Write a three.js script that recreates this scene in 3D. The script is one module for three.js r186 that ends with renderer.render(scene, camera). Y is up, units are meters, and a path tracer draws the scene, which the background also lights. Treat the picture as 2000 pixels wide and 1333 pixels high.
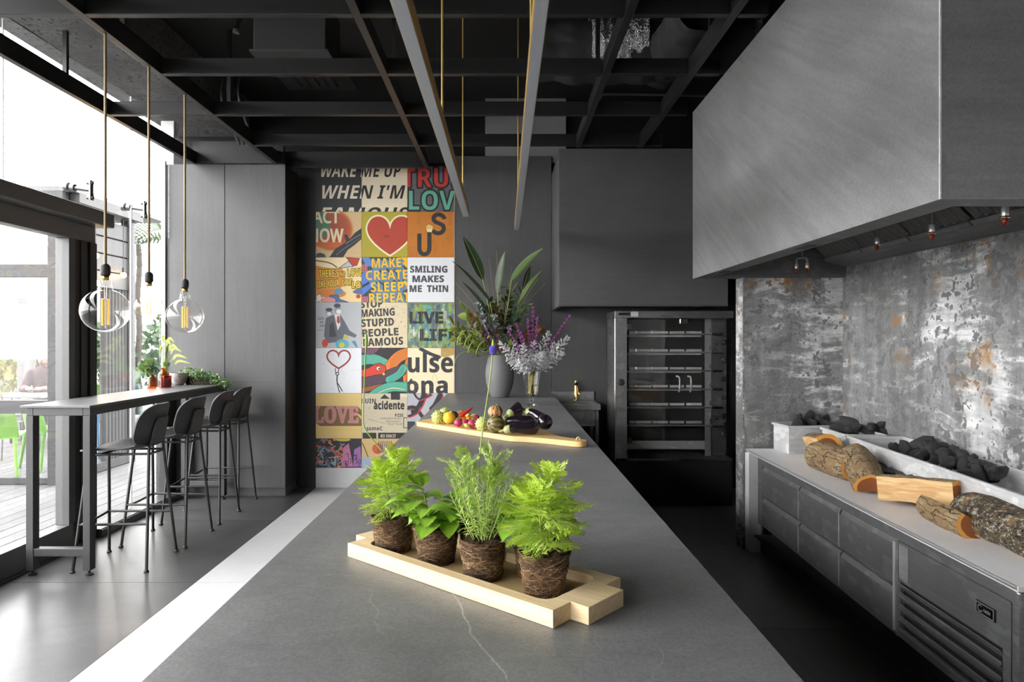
import * as THREE from 'three';
import { RoundedBoxGeometry } from 'three/addons/geometries/RoundedBoxGeometry.js';
import { mergeGeometries, mergeVertices, toCreasedNormals } from 'three/addons/utils/BufferGeometryUtils.js';
import { MarchingCubes } from 'three/addons/objects/MarchingCubes.js';

// ---------------------------------------------------------------- camera, sky, exposure
const scene = new THREE.Scene();
const EYE = 1.5, FOCAL = 1333;                                   // eye height in metres, focal length in pixels of the 2000 x 1333 frame
const camera = new THREE.PerspectiveCamera(2 * Math.atan(666.5 / FOCAL) * 180 / Math.PI, 2000 / 1333, 0.05, 200);
camera.position.set(0, EYE, 0);
camera.setViewOffset(2000, 1333, 14, 3, 2000, 1333);             // small lens shift: the vanishing point stands left of the middle
scene.background = new THREE.Color(1.0, 1.0, 1.0);               // even white overcast sky
scene.backgroundIntensity = 14.5;
const renderer = new THREE.WebGLRenderer({ antialias: true });
renderer.toneMapping = THREE.LinearToneMapping;
renderer.toneMappingExposure = 1.0;
renderer.shadowMap.enabled = true;

// ---------------------------------------------------------------- helpers
function rng(seed) { let a = seed >>> 0; return () => { a = (a + 0x6D2B79F5) >>> 0; let t = a; t = Math.imul(t ^ (t >>> 15), t | 1); t ^= t + Math.imul(t ^ (t >>> 7), t | 61); return ((t ^ (t >>> 14)) >>> 0) / 4294967296; }; }
const V = (x, y, z) => new THREE.Vector3(x, y, z);
const clamp = (x, a = 0, b = 1) => Math.min(b, Math.max(a, x));
const lerp = (a, b, t) => a + (b - a) * t;
const smooth = (a, b, x) => { const t = clamp((x - a) / (b - a)); return t * t * (3 - 2 * t); };
const taken = new Map();
function numbered(name) { const n = taken.get(name) ?? 0; taken.set(name, n + 1); return n ? `${name}_${String(n).padStart(3, '0')}` : name; }
function tag(o, label, category, group) { o.userData.label = label; o.userData.category = category; if (group) o.userData.group = group; return o; }
function thing(name, label, category, [x, y, z] = [0, 0, 0], turn = 0, group) {
  const o = new THREE.Group(); o.name = numbered(name); scene.add(o); o.position.set(x, y, z); o.rotation.y = turn;
  return tag(o, label, category, group);
}
function struct(name, pos = [0, 0, 0]) { const o = new THREE.Group(); o.name = name; o.userData.kind = 'structure'; o.position.set(...pos); scene.add(o); return o; }
function obj(name, geos, mat, parent = scene) {
  const list = Array.isArray(geos) ? geos : [geos];
  const g = list.length === 1 ? list[0] : merge(list);
  const m = new THREE.Mesh(g, mat); m.name = parent === scene ? numbered(name) : name; m.castShadow = m.receiveShadow = true; parent.add(m); return m;
}
function dup(root, label, [x, y, z], turn, group) {
  const r = root.clone(); r.name = numbered(root.name.replace(/_\d{3}$/, '')); r.userData = { ...root.userData }; scene.add(r);
  r.position.set(x, y, z); if (turn !== undefined) r.rotation.y = turn; if (label) r.userData.label = label; if (group) r.userData.group = group; return r;
}
function prep(g) {
  let h = g.index ? g.toNonIndexed() : g;
  for (const k of Object.keys(h.attributes)) if (!['position', 'normal', 'uv', 'color'].includes(k)) h.deleteAttribute(k);
  if (!h.attributes.uv) h.setAttribute('uv', new THREE.BufferAttribute(new Float32Array(h.attributes.position.count * 2), 2));
  if (!h.attributes.normal) h.computeVertexNormals();
  return h;
}
function merge(list) { return mergeGeometries(list.map(prep), false); }
// uv in metres, laid on each face by the axis it faces most
function metric(g, s = 1, ou = 0, ov = 0, swap = false) {
  g = prep(g); const p = g.attributes.position, n = g.attributes.normal, uv = g.attributes.uv;
  for (let t = 0; t < p.count; t += 3) {
    let nx = 0, ny = 0, nz = 0; for (let k = 0; k < 3; k++) { nx += n.getX(t + k); ny += n.getY(t + k); nz += n.getZ(t + k); }
    nx = Math.abs(nx); ny = Math.abs(ny); nz = Math.abs(nz);
    for (let k = 0; k < 3; k++) {
      const i = t + k, x = p.getX(i), y = p.getY(i), z = p.getZ(i); let u, v;
      if (ny >= nx && ny >= nz) { u = x; v = -z; } else if (nx >= nz) { u = -z; v = y; } else { u = x; v = y; }
      if (swap) [u, v] = [v, u];
      uv.setXY(i, u / s + ou, v / s + ov);
    }
  }
  return g;
}
function box(x0, x1, y0, y1, z0, z1, r = 0, s = 1, ou = 0, ov = 0, swap = false) {
  const w = Math.abs(x1 - x0), h = Math.abs(y1 - y0), d = Math.abs(z1 - z0);
  const g = r > 0 ? new RoundedBoxGeometry(w, h, d, 1, Math.min(r, w / 2.01, h / 2.01, d / 2.01)) : new THREE.BoxGeometry(w, h, d);
  g.translate((x0 + x1) / 2, (y0 + y1) / 2, (z0 + z1) / 2); return metric(g, s, ou, ov, swap);
}
function rod(a, b, r0, r1 = r0, seg = 10, open = false) {
  const d = b.clone().sub(a), L = d.length(), g = new THREE.CylinderGeometry(r1, r0, L, seg, 1, open);
  g.translate(0, L / 2, 0); g.applyQuaternion(new THREE.Quaternion().setFromUnitVectors(V(0, 1, 0), d.normalize())); g.translate(a.x, a.y, a.z); return prep(g);
}
function bar(a, b, w, h, up = V(0, 1, 0)) {                       // square bar between two points
  const d = b.clone().sub(a), L = d.length(); d.normalize(); const s = d.clone().cross(up).normalize(), u = s.clone().cross(d);
  const g = new THREE.BoxGeometry(w, h, L); const m = new THREE.Matrix4().makeBasis(s, u, d.clone().negate()); m.setPosition(a.clone().add(b).multiplyScalar(.5)); g.applyMatrix4(m); return metric(g);
}
function tube(pts, r, seg = 24, rad = 8, closed = false, tension = .5) { const c = new THREE.CatmullRomCurve3(pts, closed, 'catmullrom', tension); return prep(new THREE.TubeGeometry(c, seg, r, rad, closed)); }
function lathe(profile, seg = 32) { return prep(new THREE.LatheGeometry(profile.map(([r, y]) => new THREE.Vector2(r, y)), seg)); }
function place(g, pos = [0, 0, 0], rot = [0, 0, 0], sc = [1, 1, 1]) { const m = new THREE.Matrix4().compose(V(...pos), new THREE.Quaternion().setFromEuler(new THREE.Euler(...rot)), V(...sc)); return g.clone().applyMatrix4(m); }
// a point of the place from a pixel of the photograph and the distance from the camera
const at = (px, py, D) => V((px - 986) * D / FOCAL, EYE - (py - 663.5) * D / FOCAL, -D);
const onto = (px, py, y) => at(px, py, FOCAL * (EYE - y) / (py - 663.5));   // where that pixel meets a level surface

// ---------------------------------------------------------------- noise and textures
function fbm(seed, px, py, oct, gain = .5) {
  const L = []; let amp = 1, sum = 0;
  for (let o = 0; o < oct; o++) { const w = px << o, h = py << o, a = new Float32Array(w * h), r = rng(seed + o * 101); for (let i = 0; i < a.length; i++) a[i] = r(); L.push({ w, h, a, amp }); sum += amp; amp *= gain; }
  return (u, v) => {
    u -= Math.floor(u); v -= Math.floor(v); let s = 0;
    for (let o = 0; o < L.length; o++) {
      const { w, h, a, amp } = L[o]; const x = u * w, y = v * h; let x0 = x | 0, y0 = y | 0; let fx = x - x0, fy = y - y0; if (x0 >= w) x0 = 0; if (y0 >= h) y0 = 0;
      const x1 = x0 + 1 === w ? 0 : x0 + 1, y1 = y0 + 1 === h ? 0 : y0 + 1; fx = fx * fx * (3 - 2 * fx); fy = fy * fy * (3 - 2 * fy);
      const p = a[y0 * w + x0], q = a[y0 * w + x1], m = a[y1 * w + x0], n = a[y1 * w + x1];
      s += amp * (p + (q - p) * fx + (m - p) * fy + (p - q - m + n) * fx * fy);
    }
    return s / sum;
  };
}
function dataTex(w, h, fn, srgb = true) {
  const d = new Uint8Array(w * h * 4), c = [0, 0, 0];
  for (let y = 0, i = 0; y < h; y++) for (let x = 0; x < w; x++, i += 4) { fn((x + .5) / w, (y + .5) / h, c); d[i] = clamp(c[0]) * 255; d[i + 1] = clamp(c[1]) * 255; d[i + 2] = clamp(c[2]) * 255; d[i + 3] = 255; }
  const t = new THREE.DataTexture(d, w, h, THREE.RGBAFormat); t.wrapS = t.wrapT = THREE.RepeatWrapping; t.magFilter = THREE.LinearFilter; t.minFilter = THREE.LinearMipmapLinearFilter; t.generateMipmaps = true;
  if (srgb) t.colorSpace = THREE.SRGBColorSpace; t.needsUpdate = true; return t;
}
function canvasTex(w, h, draw) { const c = document.createElement('canvas'); c.width = w; c.height = h; const x = c.getContext('2d'); draw(x, w, h); const t = new THREE.CanvasTexture(c); t.colorSpace = THREE.SRGBColorSpace; t.wrapS = t.wrapT = THREE.RepeatWrapping; return t; }
const std = (o) => new THREE.MeshStandardMaterial(o);
const phy = (o) => new THREE.MeshPhysicalMaterial(o);
const grey = (v) => new THREE.Color().setRGB(v, v, v);
const lin = (r, g, b) => new THREE.Color().setRGB(r, g, b);

// dark sintered stone: clouds, fine grain, a few pale veins; one tile is 2.1 m
const stoneTex = (() => {
  const cl = fbm(11, 5, 5, 7, .62), wx = fbm(21, 5, 5, 4), gr = fbm(31, 512, 512, 2, .6), st = fbm(41, 6, 96, 4, .6), vm = fbm(51, 7, 7, 3);
  const N = 2048, vein = new Float32Array(N * N), r = rng(5);
  const stroke = (pts, wid, a) => { for (let k = 0; k + 1 < pts.length; k++) { const [x0, y0] = pts[k], [x1, y1] = pts[k + 1], n = Math.ceil(Math.hypot(x1 - x0, y1 - y0) * N); for (let j = 0; j <= n; j++) { const t = j / n, s = (wx(lerp(x0, x1, t) * 3, lerp(y0, y1, t) * 3) - .5) * .02, X = lerp(x0, x1, t) + s + (r() - .5) * .0006, Y = lerp(y0, y1, t) + s * .4, w = wid * (.5 + r()); const al = a * (.35 + .9 * vm(X * 5, Y * 5)); for (let dy = -2; dy <= 2; dy++) for (let dx = -2; dx <= 2; dx++) { const q = Math.exp(-(dx * dx + dy * dy) / (w * w)); const ix = ((Math.round(X * N) + dx) % N + N) % N, iy = ((Math.round(Y * N) + dy) % N + N) % N; vein[iy * N + ix] = Math.max(vein[iy * N + ix], al * q); } } } };
  const W = (X, D) => [X / 2.1 + .5, D / 2.1];
  stroke([W(-.106, 1.46), W(-.083, 1.375), W(-.062, 1.256), W(-.03, 1.16), W(.0, 1.08), W(.02, .9)], 1.3, .55);
  stroke([W(.2, 2.0), W(.28, 1.9), W(.36, 1.82), W(.47, 1.78)], 1.0, .4);
  for (let k = 0; k < 26; k++) { let x = r(), y = r(), an = r() * 6.28, pts = [[x, y]]; for (let j = 0; j < 6; j++) { an += (r() - .5) * 1.1; x += Math.cos(an) * .018; y += Math.sin(an) * .018; pts.push([x, y]); } stroke(pts, .8, .16 + .14 * r()); }
  return dataTex(N, N, (u, v, c) => {
    const i = Math.min(N - 1, v * N | 0) * N + Math.min(N - 1, u * N | 0), w = wx(u, v) * .12;
    let g = .45 + .26 * (cl(u + w, v + w) - .5) + .035 * (st(u + w * .5, v + w) - .5) + .10 * (gr(u, v) - .5);
    g += vein[i] * .42; c[0] = g; c[1] = g; c[2] = g * 1.006;
  });
})();
// cladding boards: quiet, faint streaks; one tile is 1.6 m
const panelTex = (() => {
  const cl = fbm(61, 3, 3, 5, .55), st = fbm(71, 90, 8, 4, .6), gr = fbm(81, 400, 400, 2), ln = fbm(91, 200, 3, 3, .6);
  return dataTex(1024, 1024, (u, v, c) => { const g = .385 + .09 * (cl(u, v) - .5) + .03 * (st(u, v) - .5) + .05 * (gr(u, v) - .5) + .025 * (ln(u, v) - .5); c[0] = c[1] = g; c[2] = g * 1.004; });
})();
// paint and scale on old steel sheet: pale scraped patches, dark pits, brown rust; one tile is 2.8 x 1.4 m
const rustTex = (() => {
  const big = fbm(101, 6, 4, 6, .58), mid = fbm(111, 16, 12, 5, .6), hs = fbm(121, 14, 80, 4, .66), vs = fbm(131, 46, 5, 4, .6), pit = fbm(141, 70, 70, 4, .66), ru = fbm(151, 13, 9, 5, .58), gr = fbm(161, 500, 260, 2), wr = fbm(171, 6, 5, 4);
  return dataTex(2048, 1024, (u, v, c) => {
    const w = (wr(u, v) - .5) * .08, b = big(u + w, v + w), h = hs(u + w, v + w * .6), s = vs(u, v + w), p = pit(u + w, v), m = mid(u + w, v);
    let g = .46 + .12 * (b - .5) + .16 * (h - .5) + .16 * (s - .5) + .10 * (gr(u, v) - .5);
    const pale = smooth(.495, .575, b * .42 + m * .2 + h * .22 + p * .16); g = lerp(g, .72 + .34 * (h - .5) + .2 * (s - .5), pale * .8);
    const scr = smooth(.575, .61, h * .5 + m * .2 + p * .3); g = lerp(g, .80 + .2 * (p - .5), scr * .65);
    const dark = smooth(.575, .60, p * .55 + (1 - m) * .25 + h * .2); g = lerp(g, .33 + .1 * (s - .5), dark * .85);
    const fl = smooth(.545, .565, (1 - b) * .34 + h * .3 + p * .36); g = lerp(g, .36 + .1 * (h - .5), fl * .55);
    const k = smooth(.60, .70, ru(u + w * .8, v + w) * .72 + h * .14 + p * .14); const o = k * (.35 + .65 * smooth(.42, .6, m)) * .95;
    c[0] = lerp(g, .54, o); c[1] = lerp(g, .385, o); c[2] = lerp(g, .24, o);
  });
})();
// pale hardwood with long grain; one tile is 0.8 m along the grain and 0.4 m across
const woodTex = (() => {
  const g1 = fbm(181, 3, 40, 5, .6), g2 = fbm(191, 4, 160, 3, .6), wv = fbm(201, 3, 5, 3);
  return dataTex(1024, 512, (u, v, c) => { const y = v + (wv(u, v) - .5) * .05; const a = g1(u, y), b = g2(u, y), ring = .5 + .5 * Math.sin((y * 22 + a * 7) * 6.28); const k = .55 * a + .25 * b + .2 * ring; c[0] = lerp(.93, .72, k * .75); c[1] = lerp(.86, .58, k * .8); c[2] = lerp(.70, .38, k * .85); });
})();
// brushed, finger-marked stainless sheet: grey colour and roughness share it; one tile is 1.2 m
const steelTex = (() => {
  const br = fbm(211, 4, 300, 3, .6), cl = fbm(221, 5, 5, 5, .58), sm = fbm(231, 14, 22, 4);
  return dataTex(1024, 1024, (u, v, c) => { const g = .70 + .10 * (br(u, v) - .5) + .16 * (cl(u, v) - .5) + .14 * smooth(.55, .7, sm(u, v)) * .6; c[0] = c[1] = c[2] = g; });
})();
const smudgeTex = (() => { const cl = fbm(241, 6, 6, 5, .6), br = fbm(251, 5, 200, 3); return dataTex(512, 512, (u, v, c) => { const g = .42 + .34 * (cl(u, v) - .5) + .12 * (br(u, v) - .5); c[0] = c[1] = c[2] = g; }, false); })();
const grainBump = (() => { const a = fbm(261, 128, 128, 3, .6); return dataTex(512, 512, (u, v, c) => { c[0] = c[1] = c[2] = a(u, v); }, false); })();
const paleTex = (() => { const cl = fbm(295, 5, 5, 5), g2 = fbm(297, 120, 120, 2); return dataTex(512, 512, (u, v, c) => { const g = .87 + .06 * (cl(u, v) - .5) + .03 * (g2(u, v) - .5); c[0] = c[1] = g; c[2] = g * 1.005; }); })();
const concreteTex = (() => { const cl = fbm(271, 6, 6, 6, .58), ln = fbm(281, 10, 120, 4, .6), pit = fbm(291, 90, 60, 3); return dataTex(512, 512, (u, v, c) => { let g = .50 + .22 * (cl(u, v) - .5) + .18 * (ln(u, v) - .5); g = lerp(g, .22, smooth(.6, .68, pit(u, v) * .6 + ln(u, v) * .4)); c[0] = c[1] = c[2] = g; }); })();

const M = {
  stone: std({ map: stoneTex, roughness: .46 }),
  panel: std({ map: panelTex, color: grey(.62), roughness: .55 }),
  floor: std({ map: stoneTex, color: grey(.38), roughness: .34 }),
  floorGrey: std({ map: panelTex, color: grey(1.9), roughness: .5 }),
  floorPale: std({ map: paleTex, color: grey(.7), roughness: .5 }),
  joint: std({ color: grey(.03), roughness: .9 }),
  black: std({ color: grey(.02), roughness: .55 }),
  voidBlack: std({ color: grey(.008), roughness: .9 }),
  blackMetal: std({ color: grey(.022), roughness: .38, metalness: .2 }),
  frame: std({ color: grey(.15), roughness: .42, metalness: .3 }),  // grey raised: the window haze over the frames is put into this colour
  frameMid: std({ color: grey(.08), roughness: .4, metalness: .4 }),
  steel: std({ map: steelTex, color: grey(.8), roughness: .36, metalness: .75 }),
  steelDark: std({ map: steelTex, color: grey(.5), roughness: .42, metalness: .55 }),
  galvanised: std({ map: steelTex, color: grey(1.2), roughness: .55, metalness: .25 }),
  worktop: std({ map: paleTex, color: grey(1.15), roughness: .45, metalness: .1 }),
  chrome: std({ color: grey(.75), roughness: .12, metalness: 1 }),
  brass: std({ color: lin(.62, .42, .13), roughness: .28, metalness: 1 }),
  goldMetal: std({ color: lin(.75, .55, .20), roughness: .16, metalness: 1 }),
  rust: std({ map: rustTex, color: grey(1.3), roughness: .5, metalness: .15 }),
  wood: std({ map: woodTex, roughness: .6 }),
  woodBrown: std({ map: woodTex, color: lin(.72, .52, .34), roughness: .55 }),
  concrete: std({ map: concreteTex, roughness: .9 }),
  pane: phy({ color: 0xffffff, transmission: 1, thickness: 0, roughness: .02, ior: 1.45 }),
};
// ================================================================ the room
const XL = -3.07, XR = 2.42, ZB = -6.895;                         // façade sill, right wall, back wall
const GRID = 3.17, SLAB = 3.95, BACK = 6.0;                       // underside of the ceiling grid, of the slab; how far the room goes on behind the camera

// floor: large slabs with fine dark joints
const floorG = struct('floor');
obj('bed', box(-3.16, 2.6, -.12, -.008, -7.3, BACK), M.joint, floorG);
{
  const J = .0018, cut = (list) => list.map((v, i) => [v, list[i + 1]]).slice(0, -1);
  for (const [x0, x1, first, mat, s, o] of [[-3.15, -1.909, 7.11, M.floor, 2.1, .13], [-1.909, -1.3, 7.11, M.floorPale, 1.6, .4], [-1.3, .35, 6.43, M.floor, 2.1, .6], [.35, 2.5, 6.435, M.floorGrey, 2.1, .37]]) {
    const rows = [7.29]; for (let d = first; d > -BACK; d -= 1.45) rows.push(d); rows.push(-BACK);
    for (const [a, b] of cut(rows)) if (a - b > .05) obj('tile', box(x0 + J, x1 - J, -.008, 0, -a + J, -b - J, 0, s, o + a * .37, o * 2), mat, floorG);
  }
}
// back wall: black shell, grey boards, pale upright above the boards
const wallBack = struct('wall_back');
obj('wall_shell', box(-3.4, 2.6, -.1, SLAB, -7.5, -7.0), M.voidBlack, wallBack);
obj('panel', box(-2.092, -1.912, 0, 3.4, -7.0, ZB - .01), M.black, wallBack);
obj('panel', box(-.508, .47, 0, 3.354, -7.0, ZB, .002, 1.6, .2, .1), M.panel, wallBack);
obj('panel', box(.474, 2.6, 0, 3.1, -7.0, ZB, .002, 1.6, .5, .3), M.panel, wallBack);
obj('upstand', box(-.2, .62, 3.3, SLAB, -7.0, -6.93), std({ color: grey(.28), roughness: .8 }), wallBack);
obj('edge_strip', box(-.512, -.506, 0, 3.35, -6.9, ZB + .006), std({ color: lin(.5, .42, .3), roughness: .5 }), wallBack);

// right wall and the short return wall, both in weathered steel sheet
const wallRight = struct('wall_right');
obj('wall_shell', box(XR + .004, XR + .16, -.1, SLAB, -7.2, BACK), M.voidBlack, wallRight);
obj('rust_sheet', box(XR - .004, XR + .004, .0, 2.03, -4.88, 1.2, 0, 2.8, .02, .12), M.rust, wallRight);
const wallEnd = struct('wall_return');
{
  const g = box(1.704, XR, 0, 1.94, -5.02, -4.88, 0, 2.8, .31, .55); obj('rust_sheet', g, M.rust, wallEnd);
  obj('edge_strip', box(1.70, 1.712, 0, 1.942, -5.022, -4.878, 0, 1.2), std({ map: rustTex, color: grey(1.3), roughness: .5, metalness: .2 }), wallEnd);
}
// wall behind the camera
const wallFront = struct('wall_front');
obj('wall_shell', box(-3.4, 2.6, -.1, SLAB, BACK, BACK + .15), M.panel, wallFront);

// ceiling: black slab, concrete edge beam by the glass
const ceilingG = struct('ceiling');
obj('slab', box(-3.4, 2.6, SLAB, SLAB + .2, -7.5, BACK + .15), M.voidBlack, ceilingG);
const edgeBeam = struct('trim_1');
obj('edge_beam', box(-3.36, -2.62, 3.58, SLAB, -7.2, BACK, 0, 1.4), std({ map: concreteTex, color: grey(.5), roughness: .9 }), edgeBeam);
const gridG = struct('ceiling_grid');
{
  const W = .0225, T = .1;
  const along = (x, a, b, t = T) => obj('grid_beam', box(x - W, x + W, GRID, GRID + t, -b, -a, .003), M.blackMetal, gridG);
  const across = (d, x0, x1, t = T) => obj('grid_beam', box(x0, x1, GRID + .001, GRID + t, -d - W, -d + W, .003), M.blackMetal, gridG);
  along(-2.96, -BACK, 6.47, .12); along(-2.18, -BACK, 6.62, .12); along(-.762, -BACK, 6.66); along(.64, -BACK, 5.94); along(1.18, -BACK, 5.94);
  for (const [d, left] of [[-2.8, 1], [-2, 0], [-1.2, 1], [-.4, 0], [.38, 1], [1.17, 0], [1.95, 1], [2.74, 0], [3.525, 1], [4.31, 0], [5.09, 1], [5.89, 0]]) { if (left) across(d, -2.94, -2.2); for (const [a, b] of [[-2.16, -.785], [-.74, .615], [.665, 1.155], [1.205, 1.355]]) across(d, a, b); }
  across(6.655, -2.16, -.785, .16);
  obj('fascia', box(-2.96, -2.1, GRID + .002, 3.38, -6.52, -6.47), M.blackMetal, gridG);
  for (const [x, d] of [[-2.18, 3.9], [-2.18, 5.4], [-2.96, 4.6], [-.762, 3.1], [-.762, 4.7], [.64, 3.1], [.64, 4.7], [1.18, 3.9], [-2.18, 2.2], [-.762, 1.4], [.64, 1.4]]) obj('hanger', box(x - .014, x + .014, GRID + .1, SLAB, -d - .014, -d + .014), M.blackMetal, gridG);
}

// ---------------------------------------------------------------- glazed façade on the left
const door1 = struct('door_1');
{
  const G = door1, nearEnd = -BACK;
  obj('head_box', box(-3.17, -3.0, 2.353, 2.462, -5.255, -nearEnd, .012), M.frame, G);
  obj('header', box(-3.2, -3.1, 2.226, 2.353, -5.17, -nearEnd, .004), M.frame, G);
  obj('bottom_rail', box(-3.2, -3.1, .006, .177, -4.9, -nearEnd, .004), M.frame, G);
  obj('floor_track', box(-3.1, -3.065, 0, .012, -5.1, -nearEnd), M.frameMid, G);
  obj('post', [box(-3.21, -3.1, 0, 2.226, -5.17, -4.93, .004), box(-3.1, -3.085, 0, 2.226, -5.165, -5.08, .003), box(-3.1, -3.09, 0, 2.226, -5.05, -4.98, .003)], M.black, G);
  const ds = [4.858, 2.55, .3, -1.9, -4.1];
  for (let i = 0; i < ds.length; i++) {
    const d = ds[i], e = ds[i + 1] ?? -BACK; obj('stile', box(-3.2, -3.1, .177, 2.226, -d - .072, -d, .004), M.frameMid, G);
    obj('pane', box(-3.153, -3.147, .177, 2.226, -d, -e - .075), M.pane, G);
    if (i < ds.length - 1) obj('stile', box(-3.2, -3.1, .177, 2.226, -e - .144, -e - .072, .004), M.frameMid, G);
  }
}
const win1 = struct('window_1');
{
  const G = win1;
  obj('sill', box(-3.24, -3.05, 0, .055, -6.5, -5.17, .004), M.frame, G);
  obj('sill_cap', box(-3.2, -3.06, .055, .062, -6.5, -5.17), M.frameMid, G);
  obj('corner_post', box(-3.235, -3.13, .06, 1.06, -6.5, -6.33, .004), M.black, G);
  for (const [a, b] of [[5.175, 5.835], [5.845, 6.33]]) obj('pane', box(-3.206, -3.194, .06, 2.45, -b, -a), M.pane, G);
  obj('pane_joint', box(-3.207, -3.193, .06, 3.58, -5.845, -5.835), std({ color: grey(.7), roughness: .3 }), G);
  obj('trim', box(-3.26, -3.22, .06, 3.2, -6.5, -6.47), M.frame, G);
}
const win2 = struct('window_2');
{
  const ds = [6.5, 5.845, 4.35, 2.85, 1.35, -.15, -1.65, -3.15, -4.65, -BACK];
  for (let i = 0; i + 1 < ds.length; i++) { obj('pane', box(-3.206, -3.194, 2.46, 3.58, -ds[i] + .004, -ds[i + 1] - .004), M.pane, win2); if (i) obj('pane_joint', box(-3.205, -3.195, 2.46, 3.58, -ds[i] - .004, -ds[i] + .004), std({ color: grey(.7), roughness: .3 }), win2); }
}
// ================================================================ the large things
const CT = .957;                                                   // top of the island counter
{
  const t = thing('island_counter', 'long dark grey stone island counter down the middle of the room', 'counter', [0, 0, 0]);
  obj('countertop', box(-.578, .476, CT - .04, CT, ZB + .008, .5, .003, 2.1, .5, 0), M.stone, t);
  obj('side_panel', box(-.548, -.52, .08, CT - .04, ZB + .008, .46, 0, 1.6), M.panel, t);
  obj('side_panel', box(.42, .446, .08, CT - .04, ZB + .008, .46, 0, 1.6), M.panel, t);
  obj('end_panel', box(-.548, .446, .08, CT - .04, .46, .48, 0, 1.6), M.panel, t);
  obj('plinth', box(-.5, .4, 0, .08, ZB + .008, .42), M.black, t);
  obj('seam', box(-.579, .477, CT - .0395, CT + .0003, -5.635, -5.632), M.joint, t);
}
{
  const t = thing('tall_cabinet', 'tall grey panelled cabinet block at the end of the bar table', 'cabinet', [0, 0, 0]);
  const z0 = -6.885, z1 = -6.5, A = (x0, x1, y0, y1, o) => obj('panel', box(x0, x1, y0, y1, z1 - .02, z1, .0015, 1.6, o, o * 1.7), M.panel, t);
  obj('carcass', box(-3.246, -2.094, .086, 3.168, z0, z1 - .02), M.black, t);
  obj('side_panel', box(-2.104, -2.092, .086, 3.17, z0, z1 - .021), M.black, t);
  A(-3.248, -2.67, 1.092, 3.17, .1); A(-2.664, -2.092, 1.092, 3.17, .45); A(-3.248, -2.67, .086, 1.085, .7); A(-2.664, -2.092, .086, 1.085, .25);
  obj('trim_strip', box(-2.664, -2.093, 1.085, 1.092, z1 - .018, z1 - .001), M.frameMid, t);
  obj('plinth', box(-3.2, -2.105, 0, .086, z0, z1 - .045), M.panel, t);
}
{
  const t = thing('oven_hood', 'dark grey boxed extractor hood above the rotisserie oven', 'hood', [0, 0, 0]);
  const x0 = .473, x1 = 1.946, y0 = 1.80, y1 = 3.165, z = -5.95;
  obj('front_panel', box(x0, x1, y0, y1, z - .02, z, .002, 1.6, .3, .6, true), M.panel, t);
  obj('side_panel', box(x0, x0 + .012, y0, y1, ZB + .005, z - .02, 0, 1.6), M.panel, t);
  obj('side_panel', box(x1 - .012, x1, y0, y1, ZB + .005, z - .02, 0, 1.6), M.black, t);
  obj('top_panel', box(x0, x1, y1 - .01, y1, ZB + .005, z - .02), M.black, t);
  obj('underside', box(x0 + .012, x1 - .012, y0 + .02, y0 + .03, ZB + .005, z - .02), M.black, t);
  obj('lower_rim', [box(x0 - .003, x1 + .003, y0 - .012, y0, z - .03, z + .003), box(x0 - .003, x0 + .03, y0 - .012, y0, ZB + .005, z - .03)], M.frameMid, t);
}
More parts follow.
